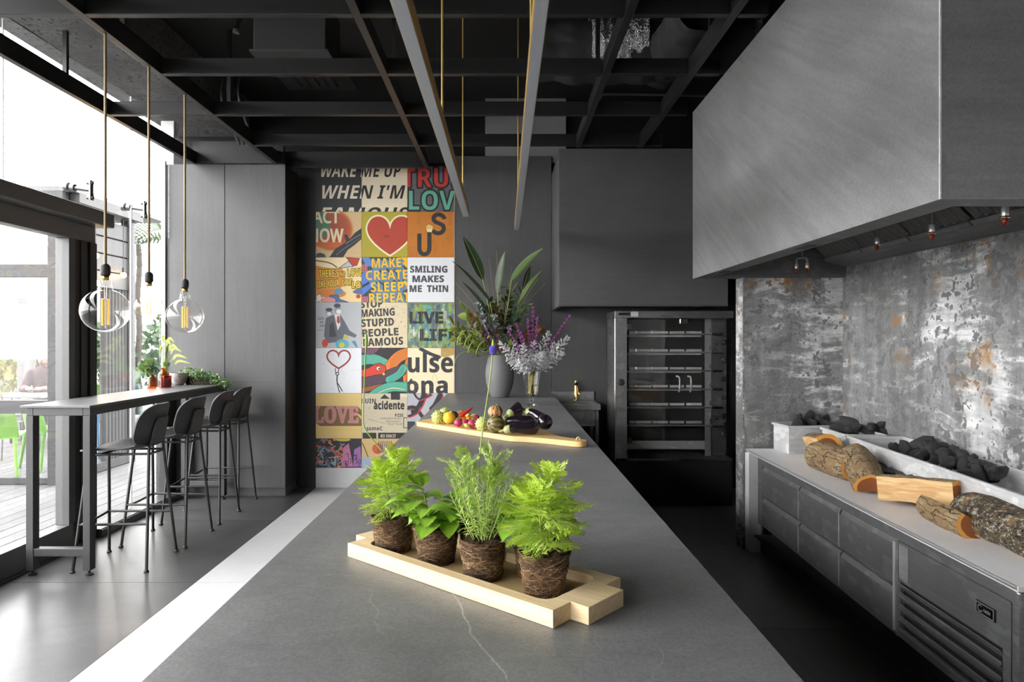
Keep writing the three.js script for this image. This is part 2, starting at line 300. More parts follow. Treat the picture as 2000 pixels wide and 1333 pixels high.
// the big extractor hood over the charcoal grill bench
const hoodTex = (() => { const cl = fbm(301, 3, 5, 5, .55), st = fbm(311, 5, 60, 5, .6), gr = fbm(321, 300, 300, 2); return dataTex(1024, 1024, (u, v, c) => { const g = .44 + .12 * (cl(u, v) - .5) + .10 * (st(u, v) - .5) + .07 * (gr(u, v) - .5); c[0] = c[1] = g; c[2] = g * 1.005; }); })();
M.hood = std({ map: hoodTex, roughness: .5 });
{
  const t = thing('extractor_hood', 'large grey stone clad extractor hood over the charcoal bench', 'hood', [0, 0, 0]);
  const x0 = 1.364, x1 = XR - .006, y0 = 1.94, y1 = 3.15, zf = -4.955, zn = -2.139;
  const side = new THREE.BoxGeometry(.02, y1 - y0, zn - zf); side.translate(x0 + .01, (y0 + y1) / 2, (zf + zn) / 2);
  { const g = metric(side, 1.8); const uv = g.attributes.uv; for (let i = 0; i < uv.count; i++) { const u = uv.getX(i), v = uv.getY(i), a = -.55; uv.setXY(i, u * Math.cos(a) - v * Math.sin(a), u * Math.sin(a) + v * Math.cos(a)); } obj('side_cladding', g, M.hood, t); }
  obj('end_cladding', box(x0 + .02, x1, y0, y1, zn - .02, zn, 0, 1.8, .2, .2), M.hood, t);
  obj('end_cladding', box(x0 + .02, x1, y0, y1, zf, zf + .02, 0, 1.8), M.hood, t);
  obj('corner_trim', box(x0 - .001, x0 + .004, y0, y1, zn - .004, zn + .001), M.galvanised, t);
  obj('top_panel', box(x0 + .02, x1, y1 - .012, y1, zf + .02, zn - .02), M.black, t);
  // rim, sloped back plate, baffle filters
  const rim = std({ map: steelTex, color: grey(.35), roughness: .5, metalness: .6 });
  obj('rim', [box(x0 + .02, x0 + .11, y0 + .001, y0 + .012, zf + .02, zn - .02), box(x0 + .11, x1, y0 + .001, y0 + .012, zn - .12, zn - .02), box(x0 + .11, x1, y0 + .001, y0 + .012, zf + .02, zf + .12)], rim, t);
  obj('rim_wall', [box(x0 + .11, x0 + .12, y0 + .001, y0 + .3, zf + .12, zn - .12), box(x0 + .15, x1, y0 + .012, y0 + .3, zn - .13, zn - .12), box(x0 + .15, x1, y0 + .012, y0 + .3, zf + .12, zf + .13)], rim, t);
  obj('back_gutter', [place(new THREE.BoxGeometry(.15, .008, zn - zf - .26), [2.34, 2.035, (zf + zn) / 2], [0, 0, -.26])], rim, t);
  const filt = std({ map: steelTex, color: grey(.45), roughness: .4, metalness: .5 });
  const za = zf + .14, zb = zn - .14, n = 5, L = (zb - za) / n;
  const baf = (() => { return merge([place(new THREE.BoxGeometry(.5, .005, .034), [0, 0, -.011], [.75, 0, 0]), place(new THREE.BoxGeometry(.5, .005, .034), [0, 0, .011], [-.75, 0, 0])]); })();
  const slope = .62;
  for (let k = 0; k < n; k++) {
    const f = obj('filter', [place(new THREE.BoxGeometry(.56, .01, L - .01), [0, .03, 0]), place(new THREE.BoxGeometry(.03, .05, L - .01), [-.265, 0, 0]), place(new THREE.BoxGeometry(.03, .05, L - .01), [.265, 0, 0])], filt, t);
    f.position.set(2.075, 2.262, za + L * (k + .5)); f.rotation.z = -.77;
    for (let j = 0; j < 7; j++) { const b = obj('baffle', baf, filt, f); b.position.set(0, -.005, -L / 2 + .045 + j * (L - .09) / 6); }
  }
  for (const d of [4.45, 3.25]) { const s = obj('light_slot', box(x0 + .04, x0 + .09, y0 - .001, y0 + .001, -d - .07, -d + .07), M.black, t); obj('slot_frame', [box(x0 + .028, x0 + .033, y0 - .002, y0 + .001, -d - .09, -d + .09), box(x0 + .098, x0 + .103, y0 - .002, y0 + .001, -d - .09, -d + .09)], M.frame, s); }
}
// ================================================================ furniture and fixtures
// ---- bar table along the glass
const TT = 1.083;
{
  const t = thing('bar_table', 'long narrow grey topped bar table on black square legs along the glass', 'table', [0, 0, 0]);
  obj('table_top', box(-3.055, -2.612, TT - .016, TT, -6.46, -4.296, .003, 2.1, .2, .3), std({ map: stoneTex, color: grey(.6), roughness: .4 }), t);
  const legM = std({ color: grey(.05), roughness: .42, metalness: .3 });
  obj('front_rail', box(-2.668, -2.622, 1.017, TT - .016, -6.44, -4.316, .003), legM, t);
  obj('back_rail', box(-3.026, -2.984, 1.017, TT - .016, -6.44, -4.316, .003), legM, t);
  obj('end_rail', box(-2.984, -2.668, 1.017, TT - .016, -4.374, -4.316, .003), legM, t);
  obj('end_rail', box(-2.984, -2.668, 1.017, TT - .016, -6.44, -6.38, .003), legM, t);
  for (const d of [4.374, 6.44]) {
    for (const [a, b] of [[-3.028, -2.982], [-2.668, -2.622]]) {
      const l = obj('leg', box(a, b, .035, 1.017, -d, -d + .06, .003), legM, t);
      obj('foot', [rod(V((a + b) / 2, 0, -d + .03), V((a + b) / 2, .012, -d + .03), .024, .024, 14), rod(V((a + b) / 2, .01, -d + .03), V((a + b) / 2, .037, -d + .03), .009, .009, 8)], M.black, l);
    }
    obj('cross_bar', box(-2.982, -2.668, .125, .175, -d + .004, -d + .056, .003), legM, t);
  }
}
// ---- bar stools
const stoolShell = std({ color: grey(.045), roughness: .5 });
const stoolTube = std({ color: grey(.035), roughness: .35, metalness: .4 });
function sheet(nu, nv, f, th) {                                     // a bent board: a grid of points given thickness
  const P = [], N = []; for (let j = 0; j <= nv; j++) for (let i = 0; i <= nu; i++) P.push(f(i / nu, j / nv));
  const id = (i, j) => j * (nu + 1) + i; for (let j = 0; j <= nv; j++) for (let i = 0; i <= nu; i++) { const a = P[id(Math.min(i + 1, nu), j)].clone().sub(P[id(Math.max(i - 1, 0), j)]), b = P[id(i, Math.min(j + 1, nv))].clone().sub(P[id(i, Math.max(j - 1, 0))]); N.push(a.cross(b).normalize()); }
  const pos = [], idx = []; for (const s of [.5, -.5]) for (let k = 0; k < P.length; k++) pos.push(P[k].x + N[k].x * th * s, P[k].y + N[k].y * th * s, P[k].z + N[k].z * th * s);
  const n = P.length; for (let j = 0; j < nv; j++) for (let i = 0; i < nu; i++) { const a = id(i, j), b = id(i + 1, j), c = id(i + 1, j + 1), d = id(i, j + 1); idx.push(a, b, c, a, c, d, n + a, n + c, n + b, n + a, n + d, n + c); }
  const edge = []; for (let i = 0; i < nu; i++) edge.push([id(i + 1, 0), id(i, 0)]); for (let j = 0; j < nv; j++) edge.push([id(nu, j + 1), id(nu, j)]); for (let i = nu; i > 0; i--) edge.push([id(i - 1, nv), id(i, nv)]); for (let j = nv; j > 0; j--) edge.push([id(0, j - 1), id(0, j)]);
  for (const [a, b] of edge) idx.push(a, b, n + b, a, n + b, n + a);
  const g = new THREE.BufferGeometry(); g.setAttribute('position', new THREE.Float32BufferAttribute(pos, 3)); g.setIndex(idx); g.computeVertexNormals(); return prep(toCreasedNormals(g, .7));
}
function makeStool(label) {
  const t = thing('bar_stool', label, 'stool', [0, 0, 0], 0, 'bar stools at the bar table');
  // the sitter faces -x
  const seat = sheet(18, 14, (u, v) => { const q = v * 2 - 1, p = u * 2 - 1; const k = Math.pow(Math.max(0, 1 - Math.pow(Math.abs(q), 4.5)), 1 / 4.5), hz = .205 * (1 - .10 * p) ; const k2 = Math.pow(Math.max(0, 1 - Math.pow(Math.abs(p), 6)), 1 / 6); return V(-.012 + .205 * p * (.86 + .14 * k), .782 + .022 * q * q - .02 * Math.max(0, -p) ** 3 + .012 * Math.max(0, p) ** 2 - .012 * (1 - p * p), hz * q * (.86 + .14 * k2)); }, .012);
  obj('seat', seat, stoolShell, t);
  const back = sheet(20, 16, (u, v) => { // u across (z), v up
    const q = u * 2 - 1, y = v; const wid = .205 * Math.pow(Math.max(0, 1 - Math.pow(Math.abs(y - .42) / (y > .42 ? .60 : .47), 3.2)), 1 / 2.6) + .004; return V(.185 + .062 * y - .055 * (q * wid / .205) ** 2, .795 + .275 * y, q * wid); }, .012);
  obj('backrest', back, stoolShell, t);
  const pad = sheet(8, 8, (u, v) => { const q = u * 2 - 1; const w = .085 * (1 - .25 * Math.pow(v, 4)); return V(.206 + .06 * (.05 + .62 * v) - .05 * (q * w / .205) ** 2, .795 + .275 * (.05 + .62 * v), q * w); }, .016);
  obj('back_plate', pad, stoolShell, t);
  for (const s of [-1, 1]) {
    const fl = [V(-.232, .0, s * .215), V(-.205, .40, s * .165), V(-.185, .70, s * .125), V(-.165, .738, s * .121), V(-.10, .745, s * .12)];
    const l1 = obj('leg', tube(fl, .0105, 26, 8), stoolTube, t);
    obj('foot', lathe([[.001, 0], [.016, 0], [.016, .008], [.011, .016], [.001, .016]], 12).translate(-.232, 0, s * .215), M.black, l1);
    const rl = [V(.235, 0, s * .215), V(.215, .40, s * .155), V(.197, .74, s * .105), V(.198, .80, s * .095), V(.212, .86, s * .07)];
    const l2 = obj('leg', tube(rl, .0105, 26, 8), stoolTube, t);
    obj('foot', lathe([[.001, 0], [.016, 0], [.016, .008], [.011, .016], [.001, .016]], 12).translate(.235, 0, s * .215), M.black, l2);
    obj('seat_rail', rod(V(-.12, .745, s * .12), V(.197, .745, s * .105), .008), stoolTube, t);
    obj('side_stretcher', rod(V(-.213, .30, s * .178), V(.22, .30, s * .172), .0085), stoolTube, t);
  }
  obj('footrest', tube([V(-.212, .302, -.178), V(-.235, .285, -.12), V(-.245, .275, 0), V(-.235, .285, .12), V(-.212, .302, .178)], .0085, 20, 8), stoolTube, t);
  obj('rear_rail', rod(V(.197, .742, -.105), V(.197, .742, .105), .008), stoolTube, t);
  obj('front_rail', rod(V(-.11, .745, -.12), V(-.11, .745, .12), .008), stoolTube, t);
  return t;
}
{
  const spots = [[-2.548, 4.60, .03], [-2.53, 5.13, -.02], [-2.55, 5.735, .02], [-2.575, 6.205, 0]];
  const labels = ['black bar stool beside the outer end legs of the bar table', 'black bar stool second along from the outer end of the bar table', 'black bar stool third along from the outer end of the bar table', 'black bar stool tucked closest to the tall grey cabinet block'];
  const s0 = makeStool(labels[0]);
  spots.forEach(([x, d, a], i) => { const s = i ? dup(s0, labels[i], [0, 0, 0], 0) : s0; s.position.set(x, 0, -d); s.rotation.y = a; });
}
// ---- three big bulbs hung from the grid
const filamentM = std({ color: lin(1.0, .46, .07), roughness: .5, emissive: lin(1.0, .42, .06), emissiveIntensity: .45 });
const bulbGlass = phy({ color: lin(.99, .985, .975), transmission: 1, thickness: 0, roughness: .0, ior: 1.5 });
const bulbGlassAmber = phy({ color: lin(.99, .95, .84), transmission: 1, thickness: 0, roughness: .0, ior: 1.5 });
function pendant(x, d, yc, rx, ry, label, glass) {
  const t = thing('pendant_bulb', label, 'pendant lamp', [x, yc, -d], 0, 'globe bulb pendants over the bar table');
  const prof = []; const nr = .036 * (rx / .135) ** .4;
  for (let i = 0; i <= 30; i++) { const a = -Math.PI / 2 + i / 30 * (Math.PI * .5 + Math.acos(nr / rx) * .985); prof.push([Math.max(.0005, rx * Math.cos(a)), ry * Math.sin(a)]); }
  const top = prof[prof.length - 1][1]; for (const [r, y] of [[nr * .98, top + .012], [nr * .9, top + .03], [nr * .86, top + .05], [.018, top + .058]]) prof.push([r, y]);
  obj('globe', lathe(prof, 48), glass, t);
  const h = top + .055;
  obj('collar', lathe([[.0005, h], [.0175, h], [.019, h + .012], [.0175, h + .026], [.0005, h + .026]], 20), M.brass, t);
  obj('socket', lathe([[.0005, h + .024], [.021, h + .024], [.025, h + .032], [.025, h + .07], [.021, h + .08], [.012, h + .088], [.0005, h + .088]], 24), M.black, t);
  obj('cord', rod(V(0, h + .086, 0), V(0, GRID - yc, 0), .0078, .0078, 8), std({ color: lin(.26, .19, .10), roughness: .5, metalness: .3 }), t);
  obj('stem', [rod(V(0, h - .03, 0), V(0, ry * .55, 0), .008, .005, 10), rod(V(0, ry * .55, 0), V(0, -ry * .8, 0), .0016, .0016, 6)], bulbGlass, t);
  const fr = rx * .145, fl = ry * .72; for (let k = 0; k < 8; k++) { const a = k / 8 * 6.283 + .3; obj('filament', rod(V(fr * Math.cos(a), -fl * .95, fr * Math.sin(a)), V(fr * Math.cos(a), fl * .75, fr * Math.sin(a)), .0028 * (rx / .135), .0028 * (rx / .135), 6), filamentM, t); }
  obj('filament_wire', [tube(Array.from({ length: 12 }, (_, k) => V(fr * Math.cos(k / 12 * 6.283), -fl * .95, fr * Math.sin(k / 12 * 6.283))), .0008, 24, 4, true), tube(Array.from({ length: 12 }, (_, k) => V(fr * Math.cos(k / 12 * 6.283), fl * .75, fr * Math.sin(k / 12 * 6.283))), .0008, 24, 4, true)], M.chrome, t);
  return t;
}
pendant(-2.18, 3.725, 1.658, .124, .117, 'large clear globe bulb pendant in front of the black door post', bulbGlass);
pendant(-2.18, 4.18, 1.70, .083, .077, 'smaller amber tinted globe bulb pendant between two larger ones', bulbGlassAmber);
pendant(-2.18, 4.65, 1.659, .122, .116, 'large clear globe bulb pendant in front of the grey cabinet block', bulbGlass);
// ---- two linear lights over the counter
function linear(x0, x1, far, near, rods, label) {
  const t = thing('linear_light', label, 'linear lamp', [(x0 + x1) / 2, 2.42, 0], 0, 'linear lights over the counter'); const w = x1 - x0;
  obj('body', box(-w / 2, w / 2, .004, .062, -far, -near, .002), std({ color: lin(.40, .26, .08), roughness: .4, metalness: .4 }), t);
  obj('diffuser', box(-w / 2 + .003, w / 2 - .003, 0, .006, -far + .003, -near - .003), std({ color: lin(.42, .44, .48), roughness: .45 }), t);
  for (const d of rods) obj('rod', rod(V(0, .06, -d), V(0, SLAB - 2.42, -d), .0055, .0055, 8), std({ color: lin(.52, .36, .10), roughness: .35, metalness: .35 }), t);
}
linear(-.314, -.265, 5.12, 1.3, [3.16, 4.71], 'brass linear light hanging on the window side above the counter');
linear(.0805, .122, 5.74, 1.5, [2.62, 5.2], 'brass linear light hanging on the oven side above the counter');

// ---- refrigerated drawer bench
const FT = .723;
const bench = thing('drawer_bench', 'low stainless steel refrigerated drawer bench under the charcoal bins', 'bench', [1.722, 0, -4.868], -.0397);
{
  const t = bench, B = (...a) => box(...a);
  obj('worktop', [B(0, .68, FT - .022, FT, 0, 2.722, .004, 1.2)], M.worktop, t);
  obj('worktop_edge', rod(V(.003, FT - .008, .0), V(.003, FT - .008, 2.72), .008, .008, 10), std({ color: grey(.9), roughness: .3, metalness: .8 }), t);
  obj('carcass', B(.05, .62, .25, FT - .022, .1, 2.66), M.black, t);
  obj('top_rail', B(.018, .05, .652, FT - .022, .2, 2.69, .002, 1.2), M.steel, t);
  obj('bottom_rail', B(.02, .05, .245, .262, .2, 2.69, .002, 1.2), M.steelDark, t);
  obj('frame_post', B(.016, .05, .245, .655, .2, .287, .002, 1.2), M.steel, t);
  obj('frame_post', B(.016, .05, .245, .655, 1.966, 1.99, .002, 1.2), M.steel, t);
  obj('frame_post', B(.012, .06, .245, FT - .022, 2.672, 2.71, .012, 1.2), M.steel, t);
  const cols = [[.292, .914], [.924, 1.439], [1.449, 1.958]];
  for (const [z0, z1] of cols) for (const [y0, y1] of [[.458, .645], [.264, .432]]) {
    const d = obj('drawer', B(.014, .045, y0, y1 - .022, z0, z1, .002, 1.2, z0, y0), M.steelDark, t);
    obj('grip', [bar(V(.024, y1 - .010, z0 + .004), V(.024, y1 - .010, z1 - .004), .004, .026, V(.5, 1, 0)), B(.03, .045, y1 - .022, y1 + .002, z0, z1)], M.steelDark, d);
    obj('edge', B(.0125, .02, y0, y1 - .02, z1 - .004, z1 + .002), M.galvanised, d);  // lighter steel paints in the light that the drawer edge catches
  }
  for (const y of [.434, .646]) obj('grip_rail', bar(V(.03, y + .012, .29), V(.03, y + .012, 1.96), .004, .03, V(-.7, 1, 0)), M.steel, t);
  obj('edge_strip', B(.009, .016, .264, .64, 1.958, 1.972, .002), std({ color: grey(.85), roughness: .35, metalness: .6 }), t);  // pale colour stands in for light on this camera-facing edge
  const cp = obj('compressor_panel', [B(.016, .03, .485, .65, 1.994, 2.668, .001, 1.2), B(.016, .03, .255, .485, 1.994, 2.01), B(.016, .03, .255, .485, 2.63, 2.668), B(.016, .03, .255, .286, 2.01, 2.63)], M.steelDark, t);
  for (let k = 0; k < 4; k++) { const y = .478 - k * .05; obj('louvre', [bar(V(.018, y - .014, 2.008), V(.018, y - .014, 2.632), .003, .036, V(-.75, 1, 0)), bar(V(.012, y - .042, 2.008), V(.012, y - .042, 2.632), .003, .012)], M.steel, cp); }
  obj('shade_sheet', B(.036, .04, .26, .485, 2.0, 2.65), M.black, cp);  // black sheet painting in the shade of the gaps between louvres
  const badge = obj('badge', B(.010, .017, .555, .6, 2.50, 2.60, .004), M.blackMetal, cp);
  obj('badge_print', (() => { const g = new THREE.PlaneGeometry(.092, .038); g.rotateY(-Math.PI / 2); g.translate(.0095, .5775, 2.55); return prep(g); })(), std({ map: canvasTex(256, 106, (x, w, h) => { x.fillStyle = '#1c1c1c'; x.fillRect(0, 0, w, h); x.strokeStyle = '#c8c8c8'; x.fillStyle = '#d8d8d8'; x.lineWidth = 6; x.strokeRect(5, 5, w - 10, h - 10); x.lineWidth = 9; x.beginPath(); x.arc(62, 53, 30, .5, 5.6); x.stroke(); x.font = 'italic bold 46px sans-serif'; x.fillText('rotic', 104, 70); }), roughness: .3, metalness: .4 }), badge);
  obj('film_remnant', B(.0135, .0155, .5, .64, 2.0, 2.07), std({ map: smudgeTex, color: grey(.9), roughness: .15, metalness: .3 }), cp);
  for (const z of [.35, 1.4, 2.5]) obj('foot', rod(V(.2, .133, z), V(.2, .25, z), .02, .02, 12), M.chrome, t);
  obj('end_panel', B(.06, .66, .25, FT - .022, 2.67, 2.70, .002, 1.2), M.steel, t);
}
{
  const t = thing('plinth_kerb', 'low dark kerb on the floor under the drawer bench', 'kerb', [0, 0, 0]);
  obj('kerb_block', box(1.80, XR - .006, 0, .12, -4.78, -2.0, .004, 1.6), std({ map: panelTex, color: grey(.7), roughness: .6 }), t);
  obj('kerb_cap', box(1.745, XR - .006, .12, .132, -4.78, -2.0, .003, 1.6), std({ map: panelTex, color: grey(.6), roughness: .6 }), t);
}
{
  const t = thing('white_post', 'pale grey upright post between the rusted return wall and drawer bench', 'post', [0, 0, 0]);
  const m = std({ map: paleTex, roughness: .5 });
  obj('post', [box(1.716, 1.80, 0, .695, -4.876, -4.80, .003, 1.6)], m, t); obj('post_trim', box(1.80, 1.812, .11, .695, -4.87, -4.79), M.galvanised, t);
}
// ---- charcoal bins standing on the bench: open steel trays with folded rims
function bin(name, label, x, z, turn, w, l, h, y = FT) {            // w across, l along, origin at its near left foot, running away from the camera
  const t = thing(name, label, 'bin', [x, y + .001, z], turn, 'charcoal bins on the drawer bench'), T = .004;
  obj('bottom', box(0, w, 0, T, -l, 0, 0, 1.2), M.galvanised, t);
  obj('side_wall', box(0, T, T, h, -l, 0, 0, 1.2), M.galvanised, t); obj('side_wall', box(w - T, w, T, h, -l, 0, 0, 1.2, .4), M.galvanised, t);
  obj('end_wall', box(T, w - T, T, h, -T, 0, 0, 1.2, .2), M.galvanised, t); obj('end_wall', box(T, w - T, T, h, -l, -l + T, 0, 1.2, .6), M.galvanised, t);
  obj('rim', [box(-.012, .004, h - .004, h + .012, -l - .01, .01, .002, 1.2), box(w - .004, w + .006, h - .004, h + .012, -l - .01, .01, .002, 1.2), box(.004, w - .004, h - .004, h + .012, -.004, .012, .002, 1.2), box(.004, w - .004, h - .004, h + .012, -l - .01, -l + .006, .002, 1.2)], M.galvanised, t);
  return t;
}
bin('charcoal_bin', 'short steel charcoal bin against the rusted return wall', 1.925, -4.625, .09, .40, .215, .178);
bin('charcoal_bin', 'square steel charcoal bin in the corner behind the long trough', 2.105, -4.215, -.06, .24, .36, .178);
bin('charcoal_bin', 'long steel charcoal trough along the rusted wall', 1.905, -2.02, -.089, .312, 2.14, .178);

// ---- rotisserie oven
{
  const t = thing('rotisserie_oven', 'stainless steel rotisserie oven with glass doors and six burner rows', 'oven', [0, 0, 0]);
  const x0 = .987, x1 = 2.05, y0 = .41, y1 = 1.756, z = -6.13, zb = -6.6, k = 6.15 / FOCAL;
  const X = (p) => (p - 986) * k, Y = (p) => EYE - (p - 663.5) * k;
  const ovenM = std({ map: steelTex, color: grey(.75), roughness: .8, metalness: .9, roughnessMap: smudgeTex });
  obj('top_fascia', box(x0 - .002, x1, Y(622), y1, zb, z + .012, .004, 1.2), ovenM, t);
  obj('side_panel', [box(x0, x0 + .012, y0, Y(622), zb, z)], ovenM, t);
  obj('side_vent', Array.from({ length: 7 }, (_, i) => box(x0 - .002, x0 + .002, Y(640) - i * .011, Y(640) - i * .011 + .005, zb + .12, zb + .28)), M.black, t);
  obj('corner_trim', rod(V(x0 + .004, y0, z + .002), V(x0 + .004, Y(623), z + .002), .007, .007, 10), std({ color: grey(.8), roughness: .2, metalness: 1 }), t);
  obj('front_pillar', box(x0 + .01, X(1224), y0 + .02, Y(622), z - .03, z + .004, .003, 1.2), ovenM, t);
  obj('rear_wall', box(x0, x1, y0, y1 - .05, zb, zb + .015), std({ color: grey(.05), roughness: .6, metalness: .3 }), t);
  obj('floor_pan', box(X(1224), x1, y0, y0 + .02, zb, z, .002, 1.2), ovenM, t);
  obj('drip_tray', [box(X(1228), X(1385), Y(884), Y(866), z - .16, z - .15, 0, 1.2), box(X(1228), X(1385), Y(884), Y(882), z - .3, z - .15)], M.galvanised, t);
  for (let i = 0; i < 6; i++) {
    const y = Y(647 + i * 36.3), g = [box(X(1238), X(1384), y - .022, y, z - .25, z - .235, 0, 1.2)];
    const r = obj('burner_row', g, M.galvanised, t);
    for (const p of [1251, 1283, 1317, 1350]) obj('bracket', box(X(p) - .007, X(p) + .007, y - .03, y + .003, z - .236, z - .228), M.chrome, r);
    obj('reflector', box(X(1232), X(1384), y - .052, y - .037, z - .27, z - .25, 0, 1.2), M.galvanised, r);
    obj('spit_rod', rod(V(X(1232), y - .029, z - .12), V(X(1397), y - .029, z - .12), .008, .008, 8), M.steelDark, t);
    const hd = obj('spit_handle', rod(V(X(1397), y - .029, z - .12), V(X(1418), y - .029, z - .12), .012, .012, 10), M.black, t);
    obj('handle_collar', rod(V(X(1396), y - .029, z - .12), V(X(1398), y - .029, z - .12), .018, .018, 10), M.chrome, hd);
  }
  { // scalloped side plate where the spits rest
    const s = new THREE.Shape(), top = Y(622), bot = Y(898); s.moveTo(X(1384), bot); s.lineTo(X(1384), top); s.lineTo(X(1396), top);
    for (let i = 0; i < 6; i++) { const c = Y(651 + i * 36.3); s.lineTo(X(1396), c + .055); s.lineTo(X(1393.5), c + .042); s.lineTo(X(1393.5), c + .012); s.lineTo(X(1396), c); }
    s.lineTo(X(1396), bot); const g = new THREE.ExtrudeGeometry(s, { depth: .004, bevelEnabled: false }); g.translate(0, 0, z - .14); obj('spit_plate', metric(g, 1.2), std({ map: steelTex, color: grey(.9), roughness: .5, metalness: .7 }), t);
  }
  obj('control_panel', box(X(1398), X(1428), y0 + .02, Y(622), z - .2, z - .15, .002, 1.2), ovenM, t);
  for (let i = 0; i < 6; i++) { const y = Y(669 + i * 36.6), g = lathe([[.001, 0], [.026, 0], [.026, .012], [.021, .03], [.001, .032]], 20); g.rotateX(Math.PI / 2); g.translate(X(1423), y, z - .15); const kn = obj('knob', g, M.black, t); obj('knob_grip', box(X(1423) - .005, X(1423) + .005, y - .02, y + .02, z - .122, z - .11, .002), M.frameMid, kn); }
  obj('glass_door', box(X(1227), X(1335) - .001, Y(899), Y(624), z - .006, z, 0), M.pane, t); obj('glass_door', box(X(1335) + .001, X(1428), Y(899), Y(624), z - .006, z, 0), M.pane, t);
  for (const [p, q] of [[1323, 1], [1345, -1]]) obj('door_handle', tube([V(X(p - 3), Y(735), z + .002), V(X(p), Y(736), z + .03), V(X(p) + .008, Y(740), z + .034), V(X(p) + .008, Y(760), z + .034), V(X(p) + .006, Y(765), z + .002)], .009, 20, 8), M.steelDark, t);
  obj('latch', box(X(1326), X(1342), Y(633), Y(623), z, z + .018, .005), M.chrome, t);
  for (const p of [638, 860]) { const h = obj('hinge', box(X(1224), X(1233), Y(p + 6), Y(p - 5), z, z + .014, .002), M.black, t); }
  obj('key_lock', [(() => { const g = lathe([[.001, 0], [.03, 0], [.03, .01], [.022, .016], [.001, .016]], 18); g.rotateX(Math.PI / 2); g.translate(X(1212), Y(747), z + .004); return g; })(), box(X(1212) - .005, X(1212) + .02, Y(750), Y(744), z + .018, z + .026)], M.black, t);
  obj('name_plate', box(X(1207), X(1229), Y(616.5), Y(611.5), z + .012, z + .016), std({ map: canvasTex(256, 64, (x, w, h) => { x.fillStyle = '#161616'; x.fillRect(0, 0, w, h); x.fillStyle = '#6b6b6b'; x.font = 'bold 42px sans-serif'; x.textAlign = 'center'; x.fillText('DORIANT', w / 2, 47); }), roughness: .5 }), t);
  obj('sticker', box(X(1231), X(1245), Y(619), Y(609.5), z + .012, z + .015), std({ map: canvasTex(128, 96, (x, w, h) => { x.fillStyle = '#c9c9c9'; x.fillRect(0, 0, w, h); x.fillStyle = '#555'; x.font = 'bold 30px sans-serif'; x.textAlign = 'center'; x.fillText('MAST', w / 2, 40); x.fillRect(14, 54, 100, 6); x.fillRect(14, 70, 100, 6); }), roughness: .6 }), t);
  obj('plinth', box(x0 + .03, x1, 0, y0, zb, z - .015, .003, 1.6), M.black, t);
}
// ---- hand sink with a brass tap
{
  const t = thing('hand_sink', 'small stainless steel hand sink beside the counter end', 'sink', [0, 0, 0]);
  const x0 = .47, x1 = .9, y = .887, z0 = ZB + .008, z1 = -6.41;
  obj('basin', [box(x0, x1, y - .05, y, z1 - .03, z1, .003, 1.2), box(x0, x1, y - .05, y, z0, z0 + .08, .003, 1.2), box(x0, x0 + .04, y - .05, y, z0 + .08, z1 - .03, 0, 1.2), box(x1 - .05, x1, y - .05, y, z0 + .08, z1 - .03, 0, 1.2),
    box(x0 + .035, x0 + .04, y - .2, y - .01, z0 + .08, z1 - .03), box(x1 - .055, x1 - .05, y - .2, y - .01, z0 + .08, z1 - .03), box(x0 + .04, x1 - .055, y - .2, y - .01, z1 - .035, z1 - .03), box(x0 + .04, x1 - .055, y - .2, y - .01, z0 + .08, z0 + .085), box(x0 + .035, x1 - .05, y - .205, y - .2, z0 + .08, z1 - .03)], M.steel, t);
  obj('splashback', box(x0, x1, y, .975, z0, z0 + .012, .002, 1.2), M.steel, t);
  for (const x of [x0 + .01, x1 - .045]) for (const z of [z0 + .02, z1 - .05]) obj('leg', box(x, x + .03, 0, y - .05, z, z + .03, .002), M.steelDark, t);
  const f = thing('brass_tap', 'polished brass mixer tap standing on the hand sink', 'tap', [.712, y, z0 + .055]);
  obj('body', lathe([[.001, 0], [.024, 0], [.024, .006], [.018, .01], [.018, .15], [.001, .15]], 20), M.goldMetal, f);
  obj('handle', lathe([[.001, .153], [.018, .153], [.018, .198], [.015, .202], [.001, .202]], 20), M.goldMetal, f);
  obj('spout', tube([V(0, .13, 0), V(.012, .128, .03), V(.02, .115, .07), V(.022, .085, .095), V(.022, .07, .097)], .011, 20, 10), M.goldMetal, f);
}
// ---- things in the dark above the grid
{
  const t = thing('flexible_duct', 'crumpled dark wrapped air duct torn open on silver foil above the grid', 'duct', [0, 0, 0]);
  const n1 = fbm(331, 8, 8, 4, .6);
  const wrap = (a, b, r, seed, foil0, foil1) => { const g = new THREE.CylinderGeometry(r, r, 1, 60, 40, true), p = g.attributes.position, d = b.clone().sub(a); const q = new THREE.Quaternion().setFromUnitVectors(V(0, 1, 0), d.clone().normalize()); for (let i = 0; i < p.count; i++) { const v = V(p.getX(i), p.getY(i) + .5, p.getZ(i)), an = Math.atan2(v.z, v.x) / 6.283 + .5; const k = 1 + .34 * (n1(an + seed, v.y * .8 + seed) - .5) + .05 * Math.sin(v.y * 40 + seed); const w = V(v.x * k, 0, v.z * k).applyQuaternion(q).add(a).add(d.clone().multiplyScalar(v.y)); w.y -= .05 * Math.sin(v.y * 3.14); p.setXYZ(i, w.x, w.y, w.z); } g.computeVertexNormals(); return prep(g); };
  const dark = std({ color: grey(.035), roughness: .85 }), foil = std({ color: grey(.85), roughness: .22, metalness: 1, bumpMap: grainBump, bumpScale: .02 });
  obj('wrapping', wrap(V(.2, 3.64, -5.05), V(1.75, 3.66, -4.95), .21, .1), dark, t);
  obj('wrapping', wrap(V(1.25, 3.62, -4.3), V(1.15, 3.6, -5.2), .18, .6), dark, t);
  const f1 = wrap(V(.62, 3.69, -4.98), V(1.02, 3.7, -4.96), .205, .3); obj('foil', f1, foil, t);
  obj('foil', wrap(V(1.6, 3.74, -5.0), V(1.85, 3.76, -4.9), .14, .8), foil, t);
}
